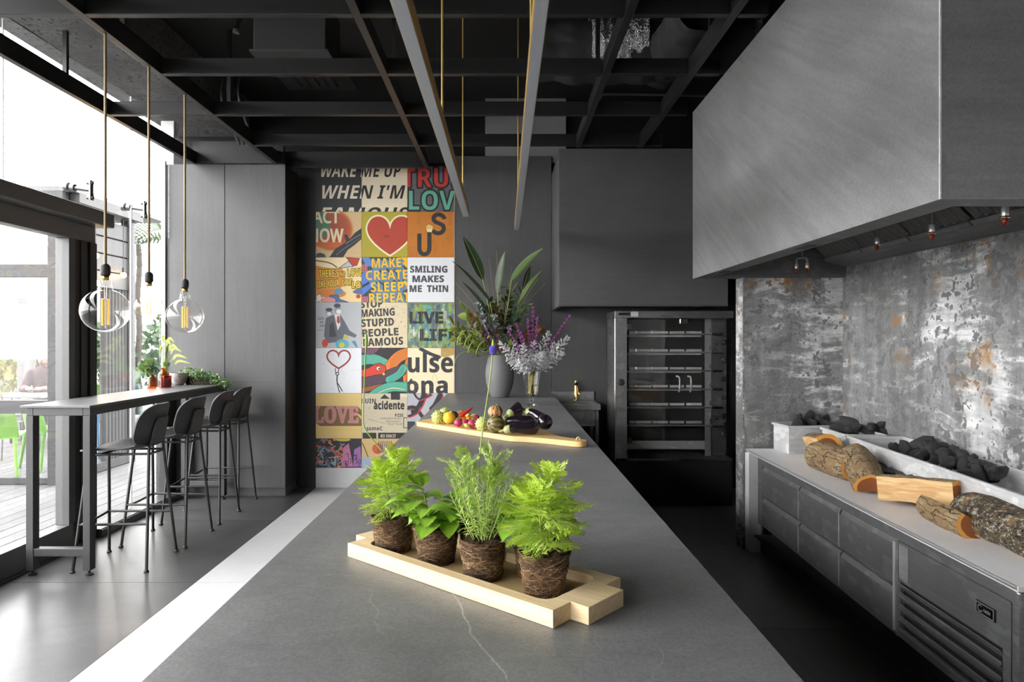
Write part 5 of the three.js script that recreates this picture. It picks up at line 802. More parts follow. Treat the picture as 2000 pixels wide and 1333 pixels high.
function log(label, A, B, r, span, roll, seed, flat = 1, depth = .12, skin = barkM) {           // span: angle of the bark arc; the rest is split faces
  const t = thing('firewood_log', label, 'log', [0, 0, 0], 0, 'firewood on the drawer bench'), a = V(...A), b = V(...B), d = b.clone().sub(a), L = d.length(); t.position.copy(a); d.normalize();
  let u = V(0, 1, 0).addScaledVector(d, -d.y).normalize(); const w = d.clone().cross(u).normalize(); const n1 = fbm(seed, 6, 4, 3), nA = 36, nL = 16, full = span > 6.2; const apex = full ? 0 : depth;
  const pt = (ang, k, f = 1) => { const e = 1 + .22 * (n1(ang / 6.2832 + .5, k) - .5), an = ang + roll, rr = r * e * f * (1 - .06 * Math.pow(Math.abs(2 * k - 1), 4)); return V(0, 0, 0).addScaledVector(d, L * k + (k === 0 || k === 1 ? (n1(ang / 6.28, .3) - .5) * .015 : 0)).addScaledVector(u, Math.cos(an) * rr * flat).addScaledVector(w, Math.sin(an) * rr); };
  const core = (k) => V(0, 0, 0).addScaledVector(d, L * k).addScaledVector(u, Math.cos(roll + Math.PI) * r * (apex + .1 * (n1(.2, k) - .5)) * flat).addScaledVector(w, Math.sin(roll + Math.PI) * r * (apex + .1 * (n1(.7, k) - .5)));
  const surf = (f, nu, nv, su, sv) => { const pos = [], uv = [], idx = []; for (let j = 0; j <= nv; j++) for (let i = 0; i <= nu; i++) { const p = f(i / nu, j / nv); pos.push(p.x, p.y, p.z); uv.push(i / nu * su, j / nv * sv); } for (let j = 0; j < nv; j++) for (let i = 0; i < nu; i++) { const q = j * (nu + 1) + i; idx.push(q, q + 1, q + nu + 2, q, q + nu + 2, q + nu + 1); } const g = new THREE.BufferGeometry(); g.setAttribute('position', new THREE.Float32BufferAttribute(pos, 3)); g.setAttribute('uv', new THREE.Float32BufferAttribute(uv, 2)); g.setIndex(idx); g.computeVertexNormals(); return prep(g); };
  const S = full ? 6.2832 : span;
  obj('bark', surf((x, y) => pt((x - .5) * S, y), nA, nL, Math.max(.5, S * r / .3), L / .3), skin, t);
  if (!full) for (const s of [-1, 1]) obj('split_face', surf((x, y) => { const p = pt(s * S / 2, y), c = core(y); const q = p.lerp(c, x); return q.addScaledVector(w, .05 * r * (n1(x, y) - .5)).addScaledVector(u, .12 * r * (n1(x * .7 + .3, y * 1.7) - .5)); }, 8, 18, .4, L / .5), splitM, t);
  for (const k of [0, 1]) { const pos = [], uv = []; for (let i = 0; i < nA; i++) { const a0 = (i / nA - .5) * S, a1 = ((i + 1) / nA - .5) * S, c = full ? V(0, 0, 0).addScaledVector(d, L * k) : core(k), p = pt(a0, k), q = pt(a1, k); for (const [v, an, f] of [[c, 0, 0], [p, a0, 1], [q, a1, 1]]) { pos.push(v.x, v.y, v.z); uv.push(.5 + .49 * f * Math.cos(an), .5 + .49 * f * Math.sin(an)); } } const g = new THREE.BufferGeometry(); g.setAttribute('position', new THREE.Float32BufferAttribute(pos, 3)); g.setAttribute('uv', new THREE.Float32BufferAttribute(uv, 2)); g.computeVertexNormals(); obj('cut_end', prep(g), std({ map: endTex, roughness: .8, side: THREE.DoubleSide }), t); }
  return t;
}
log('split log showing a bright orange cut end behind two bark logs', [1.95, .835, -4.12], [1.985, .80, -4.40], .095, 2.2, .35, 501, 1, .5);
log('bark covered log lying against the leaning log', [1.90, FT + .086, -3.70], [1.865, FT + .086, -4.08], .086, 7, 0, 511);
log('bark covered half log leaning with its flat cut end on the bench', [1.832, FT + .028, -3.41], [1.955, FT + .125, -3.80], .083, 3.6, 0, 521, 1.0);
log('pale split log resting on a rough bark piece', [1.80, FT + .055, -3.26], [1.965, FT + .088, -2.96], .082, 2.3, -.75, 531, 1, .6);
log('rough split log with flaking bark under the pale split log', [1.835, FT + .05, -2.66], [1.87, FT + .05, -2.98], .078, 3.0, -2.2, 541, .85, .3);
log('big lichen covered bark slab at the open end of the bench', [1.90, FT + .05, -2.36], [1.94, FT + .062, -2.84], .104, 4.2, .1, 551, .85, .12, lichenM);

// ---- charcoal: lumps, each its own
{
  const R = rng(61), coal = std({ color: grey(.03), roughness: .6, bumpMap: grainBump, bumpScale: .004 }), shapes = [];
  for (let s = 0; s < 5; s++) { const g = new THREE.IcosahedronGeometry(1, 1), p = g.attributes.position, n1 = fbm(601 + s * 9, 4, 4, 3); for (let i = 0; i < p.count; i++) { const x = p.getX(i), y = p.getY(i), z = p.getZ(i); const k = .72 + .75 * n1(Math.atan2(z, x) / 6.2832 + .5, y * .4 + .5); p.setXYZ(i, Math.sign(x) * Math.pow(Math.abs(x), .7) * k * 1.5, Math.sign(y) * Math.pow(Math.abs(y), .75) * k * .8, Math.sign(z) * Math.pow(Math.abs(z), .75) * k * .8); } g.computeVertexNormals(); shapes.push(prep(g)); }
  const lump = (x, y, z, s, label, group, long = 1) => { const m = tag(obj('charcoal_lump', shapes[(R() * 5) | 0], coal), `${long >= 1.5 ? 'long stick' : long >= 1.2 ? 'broad chunk' : 'small knob'} ${label}`, 'charcoal', group); m.position.set(x, y, z); m.scale.set(s * long * .95, s * .95, s * .95); m.rotation.set(R() * 6, R() * 6, (R() - .5) * 1.2); return m; };
  const bed = (name, label, x, z, turn, w, l, h) => { const g = new THREE.BoxGeometry(w, h, l, 8, 1, Math.ceil(l / .05)), p = g.attributes.position; for (let i = 0; i < p.count; i++) if (p.getY(i) > 0) p.setY(i, p.getY(i) + (R() - .5) * .02); g.translate(w / 2 + .006, h / 2 + .005, -l / 2 - .006); g.computeVertexNormals(); const m = tag(obj(name, prep(g), coal), label, 'charcoal'); m.userData.kind = 'stuff'; m.position.set(x, FT + .001, z); m.rotation.y = turn; };
  bed('charcoal_bed', 'crushed charcoal filling the short bin by the return wall', 1.925, -4.625, .09, .388, .203, .12); bed('charcoal_bed', 'crushed charcoal filling the square bin in the corner', 2.105, -4.215, -.06, .228, .348, .13); bed('charcoal_bed', 'crushed charcoal spread in the long trough', 1.905, -3.0, -.089, .29, 1.15, .09);
  const A = 'of charcoal heaped in the short bin by the return wall', B = 'of charcoal heaped in the square bin in the corner', C = 'of charcoal heaped in the long trough along the rusted wall';
  for (const [px, py, D, s, l] of [[1556, 826, 4.75, .034, 1.2], [1575, 820, 4.78, .036, 1.4], [1592, 817, 4.8, .03, 1.5], [1586, 827, 4.72, .03, 1], [1603, 826, 4.74, .032, 1.3], [1611, 821, 4.82, .028, 1], [1566, 830, 4.7, .028, 1], [1618, 830, 4.72, .026, 1]]) { const p = at(px, py, D); lump(p.x, p.y, p.z, s, A, 'charcoal lumps in the short bin', l); }
  for (const [px, py, D, s, l] of [[1640, 838, 4.5, .034, 1.2], [1658, 825, 4.48, .038, 1.2], [1672, 836, 4.42, .034, 1.3], [1690, 840, 4.38, .03, 1.6], [1705, 836, 4.36, .034, 1.2], [1718, 836, 4.38, .036, 1.1], [1662, 842, 4.35, .03, 1], [1730, 846, 4.33, .026, 1], [1650, 830, 4.5, .028, 1.2]]) { const p = at(px, py, D); lump(p.x, p.y, p.z, s, B, 'charcoal lumps in the square bin', l); }
  for (const [px, py, D, s, l] of [[1750, 878, 3.9, .03, 1], [1768, 877, 3.85, .036, 1.3], [1785, 872, 3.85, .03, 1], [1797, 868, 3.82, .042, 1.2], [1812, 872, 3.75, .03, 1.1], [1806, 888, 3.65, .038, 1.2], [1824, 882, 3.62, .036, 1.3], [1836, 886, 3.56, .03, 1.8], [1850, 876, 3.58, .04, 1.2], [1861, 888, 3.5, .034, 1.3], [1872, 890, 3.48, .032, 1.4], [1846, 900, 3.42, .034, 1.9], [1866, 905, 3.36, .034, 1.9], [1884, 897, 3.36, .03, 1.2], [1893, 906, 3.3, .028, 1.4], [1903, 912, 3.24, .026, 1.6], [1918, 915, 3.2, .028, 1.7], [1926, 909, 3.22, .026, 1.5], [1938, 925, 3.1, .034, 1.3], [1912, 927, 3.1, .028, 1.3], [1948, 926, 3.08, .03, 1.1], [1786, 890, 3.68, .03, 1], [1826, 900, 3.5, .03, 1.1], [1880, 916, 3.25, .03, 1.2], [1895, 925, 3.15, .028, 1.2]]) { const p = at(px, py, D); const xa = 1.905 + (D - 2.02) * .089; lump(clamp(p.x, xa + .06, xa + .25), p.y, p.z, s, C, 'charcoal lumps in the long trough', l); }
}
// ================================================================ herb tray and potted herbs
{
  const t = thing('herb_tray', 'pale wooden tray with stepped handles holding the herb plugs', 'tray', [-.391, CT + .0005, -1.705], -.7236);
  const s = new THREE.Shape([[0, 0], [.642, 0], [.642, .056], [.684, .056], [.684, .178], [.642, .178], [.642, .2345], [0, .2345], [0, .178], [-.042, .178], [-.042, .056], [0, .056]].map(([x, y]) => new THREE.Vector2(x, y)));
  const h = new THREE.Path(), x0 = .034, x1 = .608, y0 = .028, y1 = .2065, r = .03; h.moveTo(x0 + r, y0); h.lineTo(x1 - r, y0); h.absarc(x1 - r, y0 + r, r, -Math.PI / 2, 0); h.lineTo(x1, y1 - r); h.absarc(x1 - r, y1 - r, r, 0, Math.PI / 2); h.lineTo(x0 + r, y1); h.absarc(x0 + r, y1 - r, r, Math.PI / 2, Math.PI); h.lineTo(x0, y0 + r); h.absarc(x0 + r, y0 + r, r, Math.PI, Math.PI * 1.5); s.holes.push(h);
  const rim = new THREE.ExtrudeGeometry(s, { depth: .0325, bevelEnabled: true, bevelThickness: .0008, bevelSize: .0008, bevelSegments: 1, curveSegments: 10 }); rim.rotateX(-Math.PI / 2); rim.translate(0, .001, 0);
  const scl = (g) => { g = metric(g, 1); const uv = g.attributes.uv, p = g.attributes.position, n = g.attributes.normal; for (let i = 0; i < uv.count; i++) { const along = Math.abs(n.getX(i)) > .7 ? p.getY(i) * 6 : p.getX(i); uv.setXY(i, along / .8, (p.getZ(i) + (Math.abs(n.getY(i)) < .5 ? p.getY(i) * 1.3 : 0)) / .4 + .1); } return g; };
  const m = std({ map: woodTex, color: lin(1.08, 1.10, 1.2), roughness: .6 });
  obj('rim', scl(prep(rim)), m, t);
  obj('tray_floor', scl(box(.03, .612, .0, .012, -.21, -.024)), std({ map: woodTex, color: lin(.72, .68, .62), roughness: .65 }), t);
}
const FLOOR = CT + .0127;
const soilTex = (() => { const a = fbm(701, 30, 20, 4, .65), b = fbm(711, 90, 70, 2), c2 = fbm(721, 5, 4, 3); return dataTex(512, 512, (u, v, c) => { const k = a(u, v) * .6 + b(u, v) * .4, l = .7 + .6 * c2(u, v); c[0] = (.18 + .38 * k) * l; c[1] = (.12 + .29 * k) * l; c[2] = (.07 + .19 * k) * l; }); })();
const soilBump = (() => { const a = fbm(731, 40, 30, 4, .65); return dataTex(512, 512, (u, v, c) => { c[0] = c[1] = c[2] = a(u, v); }, false); })();
const soilM = std({ map: soilTex, bumpMap: soilBump, bumpScale: .008, roughness: 1 }), rootM = std({ color: lin(.42, .29, .15), roughness: .9 }), darkSoil = std({ color: grey(.012), roughness: 1 });
function plug(t, seed, rt = .054, rb = .043, h = .088) {
  const R = rng(seed), n1 = fbm(seed, 8, 6, 5, .68), g = new THREE.CylinderGeometry(1, 1, 1, 72, 36, true), p = g.attributes.position;
  for (let i = 0; i < p.count; i++) { const a = Math.atan2(p.getZ(i), p.getX(i)), y = p.getY(i) + .5, r = lerp(rb, rt, y) * (1 + .22 * (n1(a / 6.2832 + .5, y * .5) - .5) + (y > .9 ? .12 * (n1(a / 3.14, .2) - .4) : 0)); p.setXYZ(i, r * Math.cos(a), y * h, r * Math.sin(a)); } g.computeVertexNormals();
  obj('soil_plug', prep(g), soilM, t);
  const cap = new THREE.CircleGeometry(1, 48, 0); const ring = new THREE.RingGeometry(.001, 1, 48, 8); ring.rotateX(-Math.PI / 2); const q = ring.attributes.position; for (let i = 0; i < q.count; i++) { const x = q.getX(i), z = q.getZ(i), rr = Math.hypot(x, z); q.setXYZ(i, x * rt * .985, h - .004 + .009 * (n1(x * .5 + .5, z * .5 + .5) - .5) * 2 - (rr > .98 ? .003 : 0), z * rt * .985); } ring.computeVertexNormals(); obj('soil_top', prep(ring), std({ map: soilTex, color: grey(.5), bumpMap: soilBump, bumpScale: .01, roughness: 1 }), t);
  const bot = new THREE.CircleGeometry(rb, 32); bot.rotateX(Math.PI / 2); bot.translate(0, .001, 0); obj('soil_base', prep(bot), darkSoil, t);
  const gs = []; for (let k = 0; k < 110; k++) { let a = R() * 6.28, y = .04 + R() * .86; const pts = [], da = (R() - .5) * .5, dy = (R() - .65) * .1; for (let j = 0; j < 6; j++) { const r = lerp(rb, rt, y) * (1.0 + .22 * (n1(a / 6.2832 + .5, y * .5) - .5)) + .0004; pts.push(V(r * Math.cos(a), clamp(y, .03, .98) * h, r * Math.sin(a))); a += da + (R() - .5) * .3; y = clamp(y + dy + (R() - .5) * .09, .03, .97); } gs.push(tube(pts, .00025 + .00045 * R() * R(), 9, 3)); }
  const rt2 = obj('roots', gs, rootM, t); rt2.userData.kind = 'stuff';
}
// leaves -------------------------------------------------------------------------------------------------
function strip(path, widths, up, cup = 0) {                           // a leaf blade along a path: two rows of quads, folded at the midrib
  const pos = [], idx = [], n = path.length; for (let i = 0; i < n; i++) { const d = path[Math.min(i + 1, n - 1)].clone().sub(path[Math.max(i - 1, 0)]).normalize(), s = d.clone().cross(up).normalize(), nn = s.clone().cross(d); const w = widths[i]; for (const k of [-1, 0, 1]) { const q = path[i].clone().addScaledVector(s, k * w).addScaledVector(nn, Math.abs(k) * cup * w); pos.push(q.x, q.y, q.z); } }
  for (let i = 0; i + 1 < n; i++) for (const k of [0, 1]) { const a = i * 3 + k; idx.push(a, a + 1, a + 4, a, a + 4, a + 3); }
  const g = new THREE.BufferGeometry(); g.setAttribute('position', new THREE.Float32BufferAttribute(pos, 3)); g.setIndex(idx); g.computeVertexNormals(); return prep(g);
}
const bend = (L, n, droop) => Array.from({ length: n + 1 }, (_, i) => { const s = i / n; return V(0, L * s * (1 - .35 * droop * s), L * s * s * droop * .75); });
function broadLeaf(L, w, droop = .5, cup = .25, n = 10, pw = .75, wave = 0) { return strip(bend(L, n, droop), Array.from({ length: n + 1 }, (_, i) => { const s = i / n; return Math.max(.0004, w * Math.pow(Math.sin(Math.PI * Math.pow(clamp(.03 + .97 * s), pw)), .85) * (1 + wave * Math.sin(i * 2.1))); }), V(0, 0, 1), cup); }
function ovalLeaf(L, w, droop) {                                      // broad bulging leaf with a sunk midrib
  const nu = 8, nv = 10, ax = bend(L, nv, droop), pos = [], idx = []; for (let j = 0; j <= nv; j++) { const s = j / nv, hw = Math.max(.0006, w * Math.pow(Math.sin(Math.PI * Math.pow(clamp(.02 + .965 * s), .82)), .7)); for (let i = 0; i <= nu; i++) { const q = i / nu * 2 - 1; const z = ax[j].z + .20 * w * (q * q * -1.1 + .55 * Math.exp(-q * q * 30) * -1) * (1 - .3 * s) + .06 * w * Math.sin(s * 22) * Math.abs(q) * (1 - Math.abs(q)) * 2; pos.push(q * hw, ax[j].y, -z * -1); } }
  for (let j = 0; j < nv; j++) for (let i = 0; i < nu; i++) { const a = j * (nu + 1) + i; idx.push(a, a + 1, a + nu + 2, a, a + nu + 2, a + nu + 1); }
  const g = new THREE.BufferGeometry(); g.setAttribute('position', new THREE.Float32BufferAttribute(pos, 3)); g.setIndex(idx); g.computeVertexNormals(); return prep(g);
}
function frond(L, seed) {                                             // feathery cut leaf, growing along +y, facing +z
  const R = rng(seed), gs = [strip(bend(L, 6, .5), [.0011, .0011, .001, .001, .0008, .0007, .0005], V(0, 0, 1), 0)], axis = bend(L, 20, .5);
  for (let i = 0; i < 5; i++) for (const s of [-1, 1]) {
    const k = .2 + i * .165 + .03 * R(), o = axis[clamp(Math.round(k * 20), 0, 20)], l = L * (.42 * Math.sin(.55 + k * 2.0)) * (.8 + .4 * R()), a = s * (.85 - .3 * k + .25 * R()), dir = V(Math.sin(a), Math.cos(a), .2 + .3 * R()), q = L / .075;
    const P = (t) => o.clone().addScaledVector(dir, l * t).add(V(0, 0, .16 * l * t * t)); gs.push(strip([P(0), P(.4), P(.75), P(1)], [.0009, .0017, .0023, .0006].map((x) => x * q), V(0, 0, 1), .2));
    for (const [tt, sg] of [[.3, -1], [.42, 1], [.58, -1], [.7, 1]]) { const b = P(tt), g2 = a + sg * (.5 + .25 * R()), e = V(Math.sin(g2), Math.cos(g2), .2 + .3 * R()), m = l * (.34 + .2 * R()); gs.push(strip([b, b.clone().addScaledVector(e, m * .6), b.clone().addScaledVector(e, m)], [.0009, .0021, .0006].map((x) => x * q), V(0, 0, 1), .15)); }
  }
  for (const a of [-.45, .45]) { const b = axis[19], e = V(Math.sin(a), Math.cos(a), .2); gs.push(strip([b, b.clone().addScaledVector(e, L * .1), b.clone().addScaledVector(e, L * .17)], [.0009, .0021, .0006].map((x) => x * L / .075), V(0, 0, 1), .1)); }
  gs.push(strip([axis[20], axis[20].clone().add(V(0, L * .1, .01 * L)), axis[20].clone().add(V(0, L * .16, .02 * L))], [.0012, .002, .0004], V(0, 0, 1), .1)); return merge(gs);
}
function sprig(H, seed, leafL, dens) {                                // upright shoot with narrow leaves
  const R = rng(seed), lean = V((R() - .5) * .25, 1, (R() - .5) * .25), P = (t) => V(lean.x * H * t * t, H * t, lean.z * H * t * t), gs = [tube([P(0), P(.35), P(.7), P(1)], .0011, 8, 5)];
  for (let i = 0; i < dens; i++) { const t = .12 + .88 * i / dens, o = P(t), a = i * 2.4 + R(), l = leafL * (.6 + .6 * R()) * (1.1 - .55 * t * t), e = .35 + .75 * (1 - t) + .25 * R(), d = V(Math.cos(a) * Math.sin(e), Math.cos(e), Math.sin(a) * Math.sin(e)); const up = V(-Math.cos(a), .6, -Math.sin(a)).normalize(); const Q = (k) => o.clone().addScaledVector(d, l * k).add(V(0, -l * .28 * k * k, 0)); gs.push(strip([Q(0), Q(.35), Q(.7), Q(1)], [.0006, .0014, .0013, .0002], up, .3)); }
  return merge(gs);
}
const G1 = leafMat(.50, .66, .05, .4), G2 = leafMat(.32, .48, .08, .3), G3 = leafMat(.44, .58, .12, .35), GB = phy({ color: lin(.30, .52, .05), roughness: .36, transmission: .3, thickness: 0, side: THREE.DoubleSide }), stemM = std({ color: lin(.30, .40, .08), roughness: .6 });
const fr = [frond(.075, 801), frond(.075, 811), frond(.075, 821), frond(.075, 827)], basil = [ovalLeaf(.058, .021, .7), ovalLeaf(.052, .0195, 1.0)], lav = [sprig(.16, 831, .03, 34), sprig(.16, 841, .032, 30), sprig(.16, 851, .028, 36)];
function aim(m, o, dir, roll = 0, s = 1) { m.position.copy(o); m.quaternion.setFromUnitVectors(V(0, 1, 0), dir.clone().normalize()).multiply(new THREE.Quaternion().setFromAxisAngle(V(0, 1, 0), roll)); m.scale.setScalar(s); return m; }
const out = (a, e) => V(Math.cos(a) * Math.sin(e), Math.cos(e), Math.sin(a) * Math.sin(e));
function featherHerb(name, label, x, d, H, n, seed, mat) {
  const t = thing(name, label, 'herb', [x, FLOOR, -d], 0, 'herb plugs on the wooden tray'), R = rng(seed); plug(t, seed);
  const stems = [[0, 0, 1], [.25, 1.9, .8], [.3, 4.1, .7]]; for (const [lean, a, k] of stems) {
    const base = V(.012 * Math.cos(a), .084, .012 * Math.sin(a)), tip = base.clone().add(V(Math.cos(a) * lean * H * k, H * k * .86, Math.sin(a) * lean * H * k)); obj('stem', rod(base, tip, .0022, .0012, 6), stemM, t);
    const m = Math.round(n * k / 2.5); for (let i = 0; i < m; i++) { const s = (i + .6) / m, o = base.clone().lerp(tip, .1 + .9 * s), an = i * 2.4 + a + R() * .5, e = lerp(1.35, .12, Math.pow(s, 1.3)) + (R() - .5) * .3, dir = out(an, e); const f = aim(obj('frond', fr[(R() * 4) | 0], mat, t), o, dir, 0, (.68 + .5 * Math.sin(Math.PI * clamp(s * .9 + .1))) * (H / .19)); const q = V(0, 0, 1).applyQuaternion(f.quaternion), want = V(0, -1, 0).addScaledVector(dir, dir.y).normalize(); const ang = Math.atan2(q.clone().cross(want).dot(dir), q.dot(want)); f.quaternion.premultiply(new THREE.Quaternion().setFromAxisAngle(dir.clone().normalize(), ang)); }
  }
  return t;
}
function basilHerb(label, x, d, n, seed, size, spread = 1) {
  const t = thing('basil_plug', label, 'herb', [x, FLOOR, -d], 0, 'herb plugs on the wooden tray'), R = rng(seed); plug(t, seed);
  const shoots = 5; for (let k = 0; k < shoots; k++) { const a = k / shoots * 6.28 + R(), base = V(.02 * Math.cos(a), .084, .02 * Math.sin(a)), tip = base.clone().add(V(Math.cos(a) * .035 * spread, .05 + .035 * R(), Math.sin(a) * .035 * spread)); obj('stem', rod(base, tip, .0022, .0016, 6), stemM, t);
    for (let i = 0; i < n; i++) { const s = (i + 1) / n, o = base.clone().lerp(tip, s), an = a + i * 1.57 + (R() - .5) * .6, e = lerp(1.3, .8, s * s) + (R() - .5) * .3, dir = out(an, e); const f = aim(obj('leaf', basil[(R() * 2) | 0], GB, t), o, dir, 0, size * (.6 + .55 * R())); const q = V(0, 0, 1).applyQuaternion(f.quaternion), want = V(0, -1, 0).addScaledVector(dir, dir.y).normalize(); const ang = Math.atan2(q.clone().cross(want).dot(dir), q.dot(want)); f.quaternion.premultiply(new THREE.Quaternion().setFromAxisAngle(dir.clone().normalize(), ang)); } }
  return t;
}
function sprigHerb(name, label, x, d, H, n, seed, mat, tufts) {
  const t = thing(name, label, 'herb', [x, FLOOR, -d], 0, 'herb plugs on the wooden tray'), R = rng(seed); plug(t, seed);
  for (let i = 0; i < n; i++) { const a = i * 2.4, e = .12 + .42 * Math.sqrt(i / n), k = 1 - .25 * (i / n) + .15 * R(); aim(obj('sprig', lav[(R() * 3) | 0], mat, t), V(.025 * Math.cos(a) * (i / n), .082, .025 * Math.sin(a) * (i / n)), out(a, e), R() * 6, H / .16 * k); }
  for (let i = 0; i < tufts; i++) { const a = i * 2.1 + 1, o = V(.045 * Math.cos(a), .082 + H * (.75 + .3 * R()), .045 * Math.sin(a)); for (let j = 0; j < 5; j++) aim(obj('frond', fr[(R() * 4) | 0], G3, t), o, out(a + j * 1.3, .25 + .4 * R()), R() * 6, .55 + .25 * R()); }
  return t;
}
const h1 = featherHerb('feverfew_plug', 'feathery herb plug at the far tray end with a tall thin green bud stem', -.281, 1.72, .165, 64, 901, G1);
obj('bud_stem', tube([V(-.03, .25, .0), V(-.068, .30, .0), V(-.076, .33, .0), V(-.073, .42, .0), V(-.069, .52, .0)].map((v) => v), .0016, 24, 6), stemM, h1);
obj('bud', lathe([[.0003, 0], [.0035, .008], [.0042, .02], [.003, .034], [.0003, .044]], 10).translate(-.068, .505, 0), G2, h1);
basilHerb('basil plug with broad glossy leaves beside the feathery herb', -.164, 1.632, 9, 911, 1.3, 1.25);
const h3 = sprigHerb('lavender_plug', 'narrow leaved lavender plug with a tall stem ending in a violet flower', -.049, 1.527, .155, 24, 921, G3, 5);
{
  const P = [V(-.012, .2, 0), V(-.004, .3, .0), V(.004, .36, 0), V(.016, .44, 0), V(.0215, .495, 0)]; obj('flower_stem', tube(P, .0017, 24, 6), stemM, h3);
  const R = rng(93), gs = []; for (let i = 0; i < 70; i++) { const y = 1 - 2 * (i + .5) / 70, r = Math.sqrt(1 - y * y), a = i * 2.4; gs.push(rod(V(0, 0, 0), V(r * Math.cos(a) * .0085, y * .0105, r * Math.sin(a) * .0085), .0004, .0014, 5)); } obj('flower', merge(gs).translate(.022, .507, 0), std({ color: lin(.22, .17, .72), roughness: .7 }), h3); obj('flower_tip', lathe([[.0003, 0], [.0035, .002], [.0022, .012], [.0003, .018]], 10).translate(.0225, .514, 0), G3, h3);
}
featherHerb('feverfew_plug', 'bright feathery herb plug beside the stepped handle of the tray', .083, 1.432, .175, 70, 931, G1);
sprigHerb('rosemary_plug', 'upright rosemary plug standing behind the basil and the lavender', -.055, 1.645, .15, 14, 941, G2, 0);
basilHerb('basil plug half hidden behind the lavender and the bright feathery herb', .073, 1.54, 7, 951, 1.45, 1.5);

// ================================================================ flowers in vases
const vy = CT + .001;
{
  const t = thing('ceramic_vase', 'grey ceramic vase with ribbed sides on the counter', 'vase', [-.048, vy, -6.43]);
  const pr = [[.001, 0], [.078, 0], [.082, .004]]; for (let i = 0; i <= 40; i++) { const s = i / 40, r = .082 + .047 * Math.sin(Math.PI * Math.pow(s, .9) * .93) + .012 * s - .0 ; pr.push([r + .0012 * Math.sin(i * 2.6), .006 + s * .385]); } const top = pr[pr.length - 1]; pr.push([top[0] + .001, .396], [top[0] - .006, .398], [top[0] - .01, .39], [top[0] - .012, .3], [.001, .29]);
  obj('body', lathe(pr, 56), std({ color: grey(.15), roughness: .6 }), t); obj('dark_water', new THREE.CircleGeometry(.085, 32).rotateX(-Math.PI / 2).translate(0, .33, 0), M.black, t);
}
function stemTo(a, b, r = .003, sag = 0) { const m = a.clone().lerp(b, .5); m.y += sag; return tube([a, m, b], r, 14, 6); }
